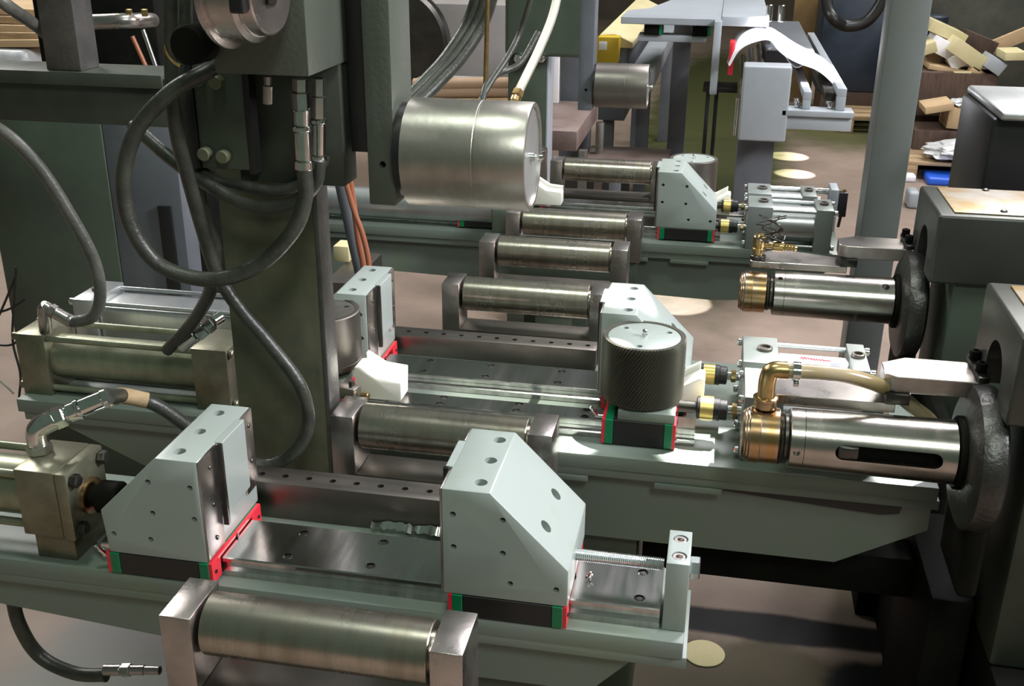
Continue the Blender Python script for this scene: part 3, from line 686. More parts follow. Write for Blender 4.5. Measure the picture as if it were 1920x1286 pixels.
hose('dusty grey hose crossing the top left corner', [P(-40, -30, 1.9), P(20, 15, 1.93), P(80, 58, 2.06), P(130, 110, 2.3)], .0125, 'greyhose')
hose('black hose curving down under the front bed at the left', [P(20, 1100, 1.42), P(36, 1170, 1.42), P(75, 1230, 1.42), P(140, 1262, 1.42), P(200, 1266, 1.42)], .0125)
def Pt(px, py, y): return tuple(P(px, py, y))
fitting('grimy crimped fitting at the bottom left behind the nearest roller stand', [Pt(196, 1256, 1.42), Pt(228, 1256, 1.42), Pt(246, 1256, 1.42), Pt(272, 1256, 1.42), Pt(300, 1257, 1.42)], [.0105, .012, .0095, .008], m='steel', hexes=(1,))
fitting('pale grey crimped fitting on the dusty hose, left end of the green cylinder', [Pt(136, 604, 1.90), Pt(104, 586, 1.90), Pt(94, 580, 1.90), Pt(84, 574, 1.90)], [.0135, .015, .013], m='steel', hexes=(1,))
k = nb(); tube(k, [P(88, 574, 1.90), P(83, 580, 1.90), P(84, 600, 1.90), P(86, 622, 1.92)], .0135, 18, 6); solo('elbow_pipe', k, 'steel', 'steel elbow pipe rising from the green cylinder under the dusty hose', 'pipe')
fitting('bright chrome fitting rising from the right end of the green cylinder', [Pt(340, 652, 1.84), Pt(368, 628, 1.84), Pt(384, 615, 1.85), Pt(398, 604, 1.86), Pt(414, 594, 1.88)], [.0115, .0155, .0165, .013], hexes=(1, 2))
fitting('front chrome crimp fitting hanging under the press head', [Pt(563, 146, 1.60), Pt(563, 172, 1.60), Pt(565, 205, 1.60), Pt(566, 235, 1.60), Pt(567, 246, 1.60), Pt(570, 300, 1.60), Pt(571, 318, 1.60)], [.0125, .0145, .013, .0155, .0135, .0155], hexes=(0, 1))
fitting('rear chrome crimp fitting hanging under the press head', [Pt(597, 146, 1.66), Pt(597, 180, 1.66), Pt(597, 222, 1.66), Pt(598, 232, 1.66), Pt(598, 290, 1.66), Pt(598, 302, 1.66)], [.011, .012, .0135, .0115, .0135], hexes=(0, 1))
fitting('short pale brass plug under the press head, left of the crimp fittings', [Pt(502, 143, 1.60), Pt(502, 160, 1.60), Pt(502, 195, 1.60)], [.006, .008], m='steel', hexes=(0,))

# ------------------------------------------------------------------ column with the press head
t = thing('column', 'olive green steel column standing left of the second roller stand', 'column', (-0.785, 1.80, 0))
k = nb(); box(k, -0.880, -0.700, 1.765, 1.815, 0, 1.55, .002); part('web_plate', k, 'olive', t)
part('edge_plate', box(nb(), -0.6995, -0.690, 1.762, 1.818, 0, 1.55, .002), 'cast', t)
t = thing('press_unit', 'dark steel press head block with a round motor, at the top left', 'press head', (-0.68, 1.64, 1.30))
part('head_block', box(nb(), -0.757, -0.607, 1.55, 1.735, 1.504, 1.78, .002), 'armgreen', t)
part('slide_body', box(nb(), -0.80, -0.612, 1.695, 1.760, 1.30, 1.5035, .003), 'framegreen', t)
mp_ = part('mounting_plate', box(nb(), -0.858, -0.770, 1.672, 1.6945, 1.325, 1.5035, .003), 'dkpaint', t)
for (bx_, bz) in ((-.845, 1.475), (-.812, 1.472), (-.845, 1.352), (-.812, 1.349)):
    k = nb(); cyl(k, (bx_, 1.655, bz), (bx_, 1.6718, bz), .0115, 22, .002); part('bolt', k, 'olive', mp_)
part('edge_strip', box(nb(), -0.7695, -0.758, 1.668, 1.6945, 1.32, 1.5035, .001), 'black', t)
part('side_strip', box(nb(), -0.874, -0.8585, 1.668, 1.70, 1.325, 1.5035, .001), 'black', t)
k = nb(); lathe(k, [(0, .030), (.018, .030), (.019, .074), (.025, .078), (.031, .078), (.033, .070), (.070, .068), (.074, .060), (.077, .060), (.0775, .0585), (.094, .057), (.096, .054), (.096, 0)], (-0.722, 1.490, 1.628), V(1, -0.12, 0), 64)
mo = part('motor', k, 'steel', t, 'round grey motor')
k = nb(); cyl(k, (-.626, 1.470, 1.620), (-.619, 1.469, 1.620), .010, 20, .003); part('centre_plug', k, 'darksteel', mo)
wc = P(446, 8, 1.418); k = nb(); box(k, wc.x-.011, wc.x+.011, 1.411, 1.43, wc.z-.012, wc.z+.030, .004, seg=4); part('window', k, 'black', mo)
k = nb(); cyl(k, (-.775, 1.502, 1.550), (-.770, 1.5495, 1.550), .029, 36, .003); part('dark_knob', k, 'shadeblack', t)
k = nb(); tube(k, [V(-.776+.031*math.cos(a), 1.499, 1.550+.031*math.sin(a)) for a in [math.radians(180+12*i) for i in range(7)]], .0025, 8, 3); part('wire_clip', k, 'brass', t)

def press_roller(label, x0, x1, y, z, r, arm, rz, group, armx):
    t = thing('press_roller', label, 'press roller', (x0, y, z-r), group)
    part('arm', cut(box(nb(), armx[0], armx[1], y-arm[0], y+arm[0], z-arm[1], z+arm[2], .003), cyl(nb(), ((armx[0]+armx[1])/2+.003, y-arm[0]-.01, z-.012), ((armx[0]+armx[1])/2+.003, y-arm[0]+.02, z-.012), .0058, 16)), 'armgreen' if rz else 'bluegrey', t)
    L = x1-x0; k = nb()
    lathe(k, [(0, r*.92), (.003, r), (L*.585, r), (L*.588, r*.994), (L*.60, r*.994), (L*.603, r), (L-.003, r), (L, r*.985), (L, r*.90), (L-.007, r*.90), (L-.007, 0)], (x0, y, z), (1, 0, 0), 96)
    b = part('roller', k, 'bigroller' if rz else 'bar', t)
    k = nb(); lathe(k, [(0, r*.893), (.003, r*.893), (.003, 0)], (x1-.0068, y, z), (1, 0, 0), 72)
    c = nb()
    for a in (55, 180, 305):
        a = math.radians(a); cyl(c, (x1-.006, y+r*.7*math.cos(a), z+r*.7*math.sin(a)), (x1+.01, y+r*.7*math.cos(a), z+r*.7*math.sin(a)), .005, 14)
    e = part('end_disc', cut(k, c), 'alu', b)
    k = nb(); lathe(k, [(0, .007), (.005, .007), (.006, .0045), (.014, .0045), (.015, .0065), (.020, .006), (.022, .003)], (x1-.0036, y, z), (1, 0, 0), 14); part('grease_nipple', k, 'chrome', e)
    k = nb(); cyl(k, (armx[1], y, z), (x0+.001, y, z), r*.84, 48); part('hub', k, 'black', t)
    return t
pr1 = press_roller('big bright overhead press roller on a cast arm, upper centre of the picture', -0.512, -0.302, 1.76, 1.352, .0905, (.058, .082, .45), 1, 'press rollers on hanging arms', (-.573, -.526))
solo('slide_rail', box(nb(), -0.6065, -0.5735, 1.722, 1.80, 1.355, 1.85, .001), 'black', 'black vertical slide rail between the press head and the cast arm', 'rail')
press_roller('far overhead press roller on a blue grey arm beside the yellow machine', -0.452, -0.262, 3.96, 1.131, .079, (.05, .085, .9), 0, 'press rollers on hanging arms', (-.510, -.458))

# left frame
t = thing('frame_beam', 'dark green frame beam across the upper left with an upright post', 'steel beam', (-1.4, 2.03, 1.30))
part('top_flange', box(nb(), -1.95, -1.09, 1.995, 2.12, 1.398, 1.425, .002), 'framegreen', t)
part('web', box(nb(), -1.95, -1.06, 2.015, 2.035, 1.318, 1.3978, .002), 'framegreen', t)
part('upright', box(nb(), -1.345, -1.268, 2.005, 2.075, 1.4252, 2.1, .003), 'cast', t)
part('end_stub', box(nb(), -1.089, -1.02, 2.0, 2.06, 1.395, 1.418, .002), 'cast', t)
t = thing('partition_sheet', 'large dark green machine side panel with a blue grey right half', 'panel', (-1.7, 2.62, 0))
part('green_sheet', box(nb(), -1.965, -1.60, 2.58, 2.66, 0, 1.21, .003), 'dkpaint', t)
part('grey_sheet', box(nb(), -1.599, -1.395, 2.585, 2.66, 0, 1.21, .003), 'bluegrey', t)
part('dark_slot', box(nb(), -1.462, -1.425, 2.575, 2.5845, .55, .985, .001), 'black', t)
# bent pipe handle above the beam
t = thing('pipe_bend', 'bright steel pipe lying behind the upright post at the top left', 'pipe', (-1.25, 2.3, 1.42))
k = nb(); tube(k, [P(130, 44, 2.25), P(180, 41, 2.25), P(240, 39, 2.26), P(277, 38, 2.32), P(285, 38, 2.42)], .0165, 20, 8); part('pipe', k, 'steel', t)
for px in (242, 271):
    k = nb(); c0 = P(px, 24, 2.26); cyl(k, c0-V(0, 0, .008), c0+V(0, 0, .008), .007, 6, .001); part('bolt', k, 'brass', t)
t = thing('machine_housing', 'black machine housing in the dark behind the upright post', 'housing', (-1.68, 2.97, 0))
part('housing_body', box(nb(), -1.86, -1.50, 2.75, 3.2, 0, 1.80, .01), 'shadeblack', t)
part('ledge', box(nb(), -1.62, -1.42, 2.67, 2.7499, 1.18, 1.2055, .002), 'shadeblack', t)
for i, (a, b, m) in enumerate((((248, 68), (275, 128), 'copper'), ((268, 55), (292, 124), 'zinc'))):
    solo('leaning_rod', cyl(nb(), P(*a, 2.70), (lambda u, v: u+(v-u)*((u.z-1.212)/(u.z-v.z)))(P(*a, 2.70), P(*b, 2.70)), .006 if i < 2 else .012, 12, .001), m,
         ('copper coloured rod leaning behind the frame beam', 'thin bright rod leaning right of the copper coloured one', 'unused')[i], 'rod')

# ------------------------------------------------------------------ spindle drives on the right
def spindle(label, y, z, xs, slot, scl=1.0):
    t = thing('drive_spindle', label, 'spindle', (0.30, y, z-.06))
    x0 = xs
    k = nb(); lathe(k, [(0, .030), (0, .040), (.004, .044), (.006, .044), (.008, .047), (.011, .047), (.013, .050), (.030, .0505), (.031, .0495), (.062, .0495), (.064, .047), (.066, .040)], (x0, y, z), (1, 0, 0), 72)
    part('bronze_collar', k, 'bronze', t)
    k = nb(); lathe(k, [(0, .042), (.004, .044), (.007, .041), (.012, .041), (.014, .045)], (x0+.0662, y, z), (1, 0, 0), 56); part('neck', k, 'darksteel', t)
    k = nb(); lathe(k, [(0, .050), (.002, .0535), (.0245, .0535), (.025, .052), (.0255, .0535), (.275, .0560), (.278, .054)], (x0+.0803, y, z), (1, 0, 0), 96)
    c = nb()
    if slot:
        sx0, sx1, zz = x0+.170, x0+.318, z+.006
        ol = [(sx1+.0135*math.sin(PI*i/10), zz+.0135*math.cos(PI*i/10)) for i in range(11)]+[(sx0-.0135*math.sin(PI*i/10), zz-.0135*math.cos(PI*i/10)) for i in range(11)]
        prism(c, ol, y-.07, y-.012, 'y')
        cyl(c, (x0+.093, y-.07, z-.002), (x0+.093, y-.046, z-.002), .0062, 18)
    else:
        cyl(c, (x0+.094, y-.035, z+.07), (x0+.094, y-.02, z+.03), .0055, 16)
        cyl(c, (x0+.335, y-.045, z+.06), (x0+.335, y-.02, z+.03), .0085, 18)
    tb = part('spindle_tube', cut(k, c), 'turned', t)
    if slot:
        k = nb(); box(k, x0+.158, x0+.330, y-.0360, y-.0125, z-.0125, z+.0245, .002); part('slot_lining', k, 'shadeblack', tb)  # black lining box puts the shade of the slot into colour
        k = nb(); box(k, x0+.160, x0+.196, y-.0555, y-.0385, z+.006-.013, z+.006+.013, .006, seg=3); part('key', k, 'darksteel', tb)
    k = nb(); lathe(k, [(0, .060), (.003, .064), (.010, .064)], (x0+.3585, y, z), (1, 0, 0), 64); part('seal_ring', k, 'shadeblack', t)
    k = nb(); lathe(k, [(0, .09), (.003, .108), (.010, .124), (.030, .130), (.046, .126), (.054, .11), (.054, .09)], (x0+.3687, y, z-.008), (1, 0, 0), 80); part('cast_flange', k, 'darkcast', t)
    part('cast_neck', box(nb(), x0+.383, x0+.418, y-.085, y+.085, z-.24, z-.06, .012, seg=4), 'shadeblack', t)
    return t
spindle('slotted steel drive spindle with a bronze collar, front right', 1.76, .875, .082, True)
spindle('rear steel drive spindle with a bronze collar, above the labelled cylinder', 2.54, .872, .078, False)

def gearbox(label, yc, xf, plug):
    t = thing('gearbox', label, 'gearbox', (xf+.22, yc, .50), 'spindle gearboxes')
    bm = box(nb(), xf, xf+.50, yc-.135, yc+.135, .975, 1.13, .007, seg=3)
    c = nb(); cyl(c, (xf-.02, yc-.01, 1.02), (xf+.06, yc-.01, 1.02), .052, 36); box(c, xf-.02, xf+.06, yc-.0625, yc+.0425, .95, 1.021)
    part('housing', cut(bm, c), 'gearcast', t)
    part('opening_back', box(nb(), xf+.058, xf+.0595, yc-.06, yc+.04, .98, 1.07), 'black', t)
    cp = part('cover_plate', box(nb(), xf+.035, xf+.47, yc-.112, yc+.112, 1.1302, 1.1335, .0012), 'topplate', t, 'rust stained cover plate')
    for (a, b) in ((.14, -.09), (.14, .10), (.36, -.09), (.36, .10)):
        k = nb(); lathe(k, [(0, .008), (.003, .007), (.005, .003), (.0052, 0)], (xf+a, yc+b, 1.1336), (0, 0, 1), 16); part('screw', k, 'darksteel', cp)
    part('lower_body', box(nb(), xf+.055, xf+.50, yc-.12, yc+.12, .50, .9748, .01), 'framegreen' if yc < 2 else 'dkpaint', t)
    return t
gearbox('front gearbox cut off by the right edge of the picture', 1.80, .487, 0)
gearbox('rear gearbox with a rust stained cover plate, right edge', 2.512, .479, 0)
t = thing('black_underframe', 'shaded black machine base under the gearboxes, lower right', 'machine base', (.62, 2.2, 0))
part('cross_beam', box(nb(), -0.09, .50, 1.96, 2.04, .435, .525, .002), 'shadeblack', t)
part('leg', box(nb(), .455, .53, 1.78, 2.10, .0, .56, .004), 'shadeblack', t)
part('leg', box(nb(), .455, .53, 2.50, 2.74, .0, .56, .004), 'shadeblack', t)
part('shade_sheet', box(nb(), .505, .53, 2.101, 2.499, 0, .74, .002), 'shadeblack', t)  # added black sheet, hides the lit floor so this gap stays dark
part('skid_rail', box(nb(), .515, .58, 1.1, 3.0, .0, .08, .002), 'shadeblack', t)
part('skid_rail', box(nb(), .655, .675, 1.1, 3.0, .0, .08, .002), 'shadeblack', t)
part('saddle', box(nb(), .5455, 1.05, 1.58, 2.75, .36, .4995, .004), 'shadeblack', t)
part('green_foot', box(nb(), .60, 1.05, 1.60, 1.9, .20, .3595, .004), 'framegreen', t)

def tool_arm(label, dy, dx, front):
    t = thing('tool_arm', label, 'bracket arm', (.30+dx, 1.85+dy, .935), 'bracket arms above the spindles')
    up = [(.318, 1.812), (.338, 1.800), (.484, 1.802), (.484, 1.892), (.362, 1.893), (.318, 1.862)]
    part('upper_bar', prism(nb(), [(a+dx, b+dy) for a, b in up], .960, .990, 'z', .0012, 1), 'steel', t)
    part('spacer', box(nb(), .322+dx, .362+dx, 1.79+dy, 1.86+dy, .9412, .9598, .001), 'darksteel', t)
    lo = [(.112, 1.800), (.117, 1.792), (.340, 1.792), (.340, 1.86), (.200, 1.90), (.155, 1.885), (.112, 1.81)]
    part('lower_bar', prism(nb(), [(a+dx, b+dy) for a, b in lo], .9240, .9410, 'z', .0012, 1), 'steel', t)
    part('clamp_plate', box(nb(), .470+dx, .488+dx, 1.80+dy, 1.91+dy, .9905, 1.000, .001), 'darksteel', t)
    for yy in (1.83, 1.885):
        k = nb(); lathe(k, [(0, .0095), (.016, .0095), (.0168, .009), (.0168, .0048), (.008, .0045), (.008, 0)], (.478+dx, yy+dy, 1.0003), (0, 0, 1), 22); part('socket_screw', k, 'shadeblack', t)
    return t
tool_arm('flat steel arm above the slotted front spindle', 0, 0, True)
tool_arm('flat steel arm above the rear spindle', .775, -.012, False)
# brass elbow + tube, front
t = thing('brass_elbow', 'tarnished brass elbow with a hose clamp above the front bronze collar', 'pipe elbow', (.128, 1.775, .93))
k = nb(); lathe(k, [(0, .020), (.012, .020), (.014, .0225), (.018, .0225), (.020, .019)], (.118, 1.768, .9275), (0, 0, 1), 28); part('flange', k, 'bronze', t)
k = nb(); tube(k, [(.118, 1.768, .945), (.118, 1.768, .980), (.125, 1.769, .996), (.150, 1.770, .998)], .0155, 24, 8); part('elbow', k, 'brass', t)
k = nb(); lathe(k, [(0, .0165), (.0005, .0175), (.013, .0175), (.0135, .0165)], (.158, 1.768, .998), (1, 0, 0), 32); box(k, .160, .170, 1.752, 1.762, .976, .984, .001); part('hose_clamp', k, 'chrome', t)
hose('cloudy tube clamped to the brass elbow above the front spindle', [(.150, 1.768, .998), (.20, 1.772, .998), (.25, 1.782, .992), (.30, 1.80, .974), (.345, 1.835, .945), (.38, 1.845, .915), (.42, 1.85, .88), (.46, 1.86, .80)], .0135, 'amberhose', 'water_tube')
t = thing('brass_elbow', 'brass elbow with barbed end above the rear bronze collar', 'pipe elbow', (.118, 2.59, .93))
k = nb(); cyl(k, (.118, 2.585, .9412), (.118, 2.585, .953), .019, 24, .002); part('flange', k, 'darksteel', t)
k = nb(); lathe(k, [(0, .012), (.006, .012), (.007, .0155), (.016, .0155), (.018, .013), (.022, .0155), (.046, .0155), (.052, .010)], (.118, 2.585, .953), (0, 0, 1), 24); part('elbow', k, 'brass', t)
k = nb(); lathe(k, [(0, .008), (.02, .008), (.021, .0125), (.045, .0125), (.047, .008), (.051, .0095), (.053, .0075), (.058, .0095), (.060, .0075), (.065, .0092), (.067, .007), (.073, .009), (.078, .006)], (.130, 2.585, .978), (1, 0, -.05), 18); part('barbed_end', k, 'brass', t)
b = nb(); rnd = random.Random(4)
for i in range(6):
    p = P(1445+rnd.uniform(-8, 8), 455, 2.56)
    pts = [p]
    for j in range(5): pts.append(P(1445+rnd.uniform(-28, 32), 450-j*11+rnd.uniform(-6, 6), 2.56+rnd.uniform(-.02, .02)))
    tube(b, pts, .0016, 6, 6)
solo('wire_tangle', b, 'darksteel', 'tangle of thin wire over the rear brass elbow', 'wire')

# ------------------------------------------------------------------ far side of the hall
solo('steel_post', box(nb(), .399, .497, 2.95, 3.06, 0, 2.6, .004), 'postpaint', 'sage green square post rising past the rear spindle to the top edge', 'post')
def face(px0, py0, px1, py1, y, d, bev=.004, m=None, floor=False):
    a = P(px0, py1, y); b = P(px1, py0, y)
    return box(nb(), a.x, b.x, y, y+d, 0.0 if floor else a.z, b.z, bev)
def slab(cx, cy, y, w, h, rot, d, lift=0.0):
    c = P(cx, cy, y); s = (P(cx+1, cy, y)-c).length
    return box(nb(), c.x-w*s/2, c.x+w*s/2, y, y+d, c.z-h*s/2, c.z+h*s/2, min(.004, h*s*.1), Matrix.Rotation(math.radians(rot), 3, 'Y'))
# pale grey loader
t = thing('loader_frame', 'pale grey loader frame with a grey control box, top right of centre', 'machine', (.2, 5.3, 0))
part('control_box', box(nb(), .088, .298, 5.0, 5.14, .742, 1.076, .010, seg=3), 'greypaint', t)
part('stand_post', box(nb(), .092, .262, 5.2, 5.38, 0, .86, .003), 'bluegrey', t)
bm_ = part('cross_beam', box(nb(), .27, .580, 5.02, 5.12, .800, .862, .003), 'greypaint', t)
part('beam_cap', box(nb(), .27, .583, 5.0, 5.13, .8622, .888, .003), 'greypaint', bm_)
for (xa, xb, z0_, z1_) in ((.36, .395, .889, .965), (.505, .545, .889, .985)):
    part('side_rail', box(nb(), xa, xb, 5.04, 7.3, z1_-.035, z1_, .002), 'greypaint', t)
    part('rail_support', box(nb(), xa, xb, 5.04, 5.08, z0_, z1_-.0352, .002), 'greypaint', t)
    for q in (0.02, .12):
        k = nb(); cyl(k, (xa-.02, 5.06+q, .889), (xa-.02, 5.06+q, .915), .013, 12, .002); part('bolt', k, 'chrome', t)
part('chain_guard', box(nb(), .46, .52, 5.12, 6.9, .915, .955, .002), 'darksteel', t)
part('mesh_guard', box(nb(), .20, .44, 5.7, 7.2, .99, 1.06, .004), 'bluegrey', t)
for q, (xx, zz) in enumerate(((.098, .96), (.135, 1.0), (.18, 1.02), (.225, 1.0))):
    k = nb(); cyl(k, (xx, 5.1, zz-.03), (xx, 6.2, zz), .016, 14); part('long_rod', k, 'alu' if q % 2 else 'steel', t)
k = nb(); cyl(k, (.072, 5.02, .76), (.072, 5.02, .93), .008, 12); part('gauge_rod', k, 'chrome', t)
part('red_guard', box(nb(), .02, .045, 5.5, 5.6, .96, 1.12, .003), 'red', t); part('red_guard', box(nb(), .16, .22, 5.75, 5.85, 1.10, 1.16, .003), 'red', t)
# sheet draped over the rails
up_ = [(1362, 118), (1380, 68), (1405, 50), (1440, 52), (1480, 72), (1520, 95), (1556, 122), (1573, 150)]
lo_ = [(1368, 122), (1386, 96), (1408, 78), (1440, 76), (1462, 95), (1500, 118), (1540, 138), (1578, 168)]
t_ = nb(); A_ = spline([P(*p, 5.72) for p in up_], 5); B_ = spline([P(*p, 5.30) for p in lo_], 5); rows = []
for i, (a, b) in enumerate(zip(A_, B_)):
    rows.append([t_.verts.new(a.lerp(b, j/6)+V(0, 0, .006*math.sin(i*.5+j))) for j in range(7)])
for a, b in zip(rows, rows[1:]):
    for j in range(6): t_.faces.new((a[j], a[j+1], b[j+1], b[j]))
bmesh.ops.recalc_face_normals(t_, faces=t_.faces)
bmesh.ops.solidify(t_, geom=t_.faces[:], thickness=.003)
solo('white_sheet', t_, 'paper', 'overexposed white paper sheet draped over the pale grey loader', 'paper sheet')
t_ = nb(); rows = []
for i in range(9):
    a = PI*i/8; c0 = P(1472+42*i/8, 104+18*math.sin(a)+i*1.0, 5.35)
    rows.append([t_.verts.new(c0), t_.verts.new(c0+V(0, .25, .012))])
for a, b in zip(rows, rows[1:]): t_.faces.new((a[0], a[1], b[1], b[0]))
bmesh.ops.recalc_face_normals(t_, faces=t_.faces); bmesh.ops.solidify(t_, geom=t_.faces[:], thickness=.003)
solo('paper_curl', t_, 'paper', 'curled strip of white paper hanging under the draped sheet', 'paper sheet')
# gantry
t = thing('gantry_table', 'pale grey gantry table with green ended carriages at the top edge', 'machine', (-.2, 6, 0))
part('table_plate', prism(nb(), [(-.525, 5.6), (-.03, 5.6), (-.03, 6.9), (-.30, 6.9), (-.42, 6.1), (-.525, 5.95)], 1.180, 1.215, 'z', .003, 1), 'greypaint', t)
part('side_plate', box(nb(), -.0295, .20, 5.62, 6.9, 1.18, 1.225, .003), 'greypaint', t)
part('upright', box(nb(), -.062, -.026, 5.52, 5.598, .86, 1.21, .003), 'greypaint', t)
for a in (-.41, -.17):
    part('carriage', box(nb(), a, a+.075, 5.64, 5.8, 1.125, 1.179, .003), 'shadeblack', t)
    part('end_cap', box(nb(), a+.0752, a+.09, 5.64, 5.8, 1.125, 1.179, .002), 'endgreen', t)
part('lower_rail', box(nb(), -.44, -.10, 5.66, 5.78, 1.092, 1.1245, .003), 'greypaint', t)
part('leg', box(nb(), -.30, -.20, 6.5, 6.6, 0, 1.18, .003), 'bluegrey', t)
for a in (.20, .26):
    k = nb(); cyl(k, (a, 5.7, 1.20), (a, 5.7, 1.28), .018, 14, .003); part('clamp_screw', k, 'chrome', t)
part('diagonal_brace', box(nb(), .19, .215, 5.6, 7.6, 1.10, 1.14, .003), 'greypaint', t)
t = thing('long_beam', 'long pale grey box beam running away behind the far press roller', 'steel beam', (-.43, 7, 0))
part('beam', box(nb(), -.498, -.372, 5.95, 9.0, .795, .90, .003), 'greypaint', t)
part('leg', box(nb(), -.47, -.40, 6.2, 6.3, 0, .7948, .003), 'bluegrey', t); part('leg', box(nb(), -.47, -.40, 8.5, 8.6, 0, .7948, .003), 'bluegrey', t)
t = thing('conveyor_machine', 'yellow ended machine with a long tan top, left of the long grey beam', 'machine', (-.62, 6.8, 0))
part('yellow_end', box(nb(), -.685, -.568, 6.0, 6.10, .93, 1.068, .006), 'yellow', t)
part('sticker', box(nb(), -.675, -.632, 5.997, 5.9995, 1.0, 1.045, .0005), 'label', t)
part('tan_top', prism(nb(), [(-.685, 1.00), (-.685, 1.069), (-.60, 1.075), (-.50, 1.03), (-.50, 1.00)], 6.1005, 8.4, 'y', .003, 1), 'cardlight', t)
part('lower_body', box(nb(), -.68, -.53, 6.11, 8.4, .60, .999, .003), 'bluegrey', t)
for yy in (6.2, 8.2): part('leg', box(nb(), -.66, -.60, yy, yy+.08, 0, .5998, .002), 'bluegrey', t)
t = thing('work_table', 'rusty steel work table with thin legs, left of the far press roller', 'table', (-.72, 5.2, 0))
part('table_top', box(nb(), P(1026, 0, 5.5).x, P(1098, 0, 4.8).x-.02, 4.8, 5.58, .70, .79, .004), 'rusty', t)
for (a, yy) in ((-.80, 4.82), (-.62, 4.82), (-.62, 5.5)):
    part('leg', box(nb(), a, a+.04, yy, yy+.04, 0, .6998, .002), 'steel', t)
solo('white_board', box(nb(), P(1031, 0, 5.5).x, P(1051, 0, 5.5).x, 5.5, 5.53, .7901, P(0, 55, 5.5).z, .003), 'label', 'narrow white board standing on the rusty work table', 'board')
solo('steel_rack', box(nb(), P(1054, 0, 5.63).x, P(1112, 0, 5.63).x, 5.63, 5.75, 0, 1.7, .004), 'bluegrey', 'blue grey steel rack behind the two brown pipes', 'rack')
for i, py in enumerate((73, 88)):
    a = P(1046, py, 5.6); b = P(1112, py, 5.6)
    solo('brown_pipe', cyl(nb(), a, b, .026, 20, .003), 'rusty', ('upper', 'lower')[i]+' brown pipe lying above the work table left of the blue grey arm', 'pipe')
t = thing('support_table', 'low dark steel support table under the far press roller', 'table', (-.35, 5.3, 0))
part('table_top', box(nb(), -.66, -.24, 5.1, 5.7, .50, .54, .003), 'rusty', t)
for (a, yy) in ((-.50, 5.08), (-.30, 5.08), (-.50, 5.62), (-.66, 5.62)): part('leg', box(nb(), a, a+.055, yy, yy+.05, 0, .4998, .003), 'bluegrey', t)
# dark green column behind the big roller
t = thing('dark_column', 'dark green column with two bright bolts behind the clear tube', 'column', (-.78, 4.45, 0))
part('shaft', box(nb(), -.868, -.708, 4.42, 4.56, 0, 2.2, .004), 'navygreen' if 'navygreen' in MT else 'dkpaint', t)
part('head_plate', box(nb(), -.872, -.545, 4.36, 4.4195, P(955, 105, 4.36).z, 2.2, .02, seg=4), 'dkpaint', t)
for px in (970, 1014):
    c0 = P(px, 110, 4.34); k = nb(); cyl(k, c0+V(0, .079, 0), c0, .016, 16, .004); part('bolt', k, 'chrome', t)
part('edge_strip', box(nb(), -.7075, -.70, 4.42, 4.56, 0, 2.2, .001), 'greypaint', t)
solo('grey_cabinet', face(700, 10, 955, 165, 6.6, .7, floor=True), 'taupe', 'pale grey cabinet in the far background left of the dark green column', 'cabinet')
k = nb(); c0 = P(735, 85, 6.2); cyl(k, c0+V(0, .12, 0), c0, .33, 48, .02)
for v in k.verts: v.co.z = max(v.co.z, .02)
solo('sheet_coil', k, 'darksteel', 'round dark metal coil standing in front of the pale grey cabinet', 'coil')
solo('steel_trough', box(nb(), P(770, 0, 5.9).x, P(905, 0, 5.9).x, 5.9, 6.1, 0, P(0, 120, 5.9).z, .01), 'taupe', 'grey steel trough at the foot of the round dark coil', 'trough')
for i, py in enumerate((158, 174)):
    solo('tan_tube', cyl(nb(), P(775, py, 5.3), P(958, py-2, 5.3), .030, 24, .004), 'tan', ('upper', 'lower')[i]+' tan cardboard tube lying behind the big press roller', 'tube')
solo('low_rack', box(nb(), P(760, 0, 5.32).x, P(950, 0, 5.32).x, 5.25, 5.45, 0, P(775, 174, 5.3).z-.0305, .004), 'ochre', 'low brown rack under the tan cardboard tubes', 'rack')
# overhead hoses
for i, (dx, r) in enumerate(((0, .019), (14, .019), (27, .017))):
    hose(('leftmost', 'middle', 'rightmost')[i]+' thick black hose of the bundle dropping behind the big press roller', [P(905+dx, -40, 3.0), P(880+dx, 40, 3.0), P(840+dx, 105, 2.95), P(800+dx, 150, 2.9), P(765+dx, 185, 2.85), P(730+dx, 215, 2.8)], r, 'hose', 'air_hose')
hose('thin black hose curving from the dark green column to the big press roller', [P(1000, -20, 2.6), P(975, 60, 2.6), P(950, 110, 2.55), P(920, 155, 2.5), P(895, 200, 2.45)], .007, 'hose', 'air_hose')
hose('short black hose joining the thin one above the big press roller', [P(1010, 60, 2.7), P(975, 118, 2.65), P(935, 138, 2.6), P(912, 160, 2.5), P(902, 200, 2.45)], .008, 'hose', 'air_hose')
hose('cloudy clear tube dropping to a brass fitting on the big press roller', [P(1052, -40, 2.15), P(1036, 30, 2.1), P(1012, 90, 2.05), P(988, 140, 2.0), P(969, 178, 1.95)], .0085, 'clearhose', 'air_tube')
fitting('small brass fitting at the lower end of the cloudy clear tube', [Pt(972, 172, 1.955), Pt(967, 183, 1.94), Pt(964, 192, 1.93)], [.0115, .009], m='brass', hexes=(0,))
solo('brass_rod', cyl(nb(), P(915, -20, 2.7), P(910, 165, 2.7), .006, 12, .001), 'brass', 'thin brass rod hanging left of the dark green column', 'rod')
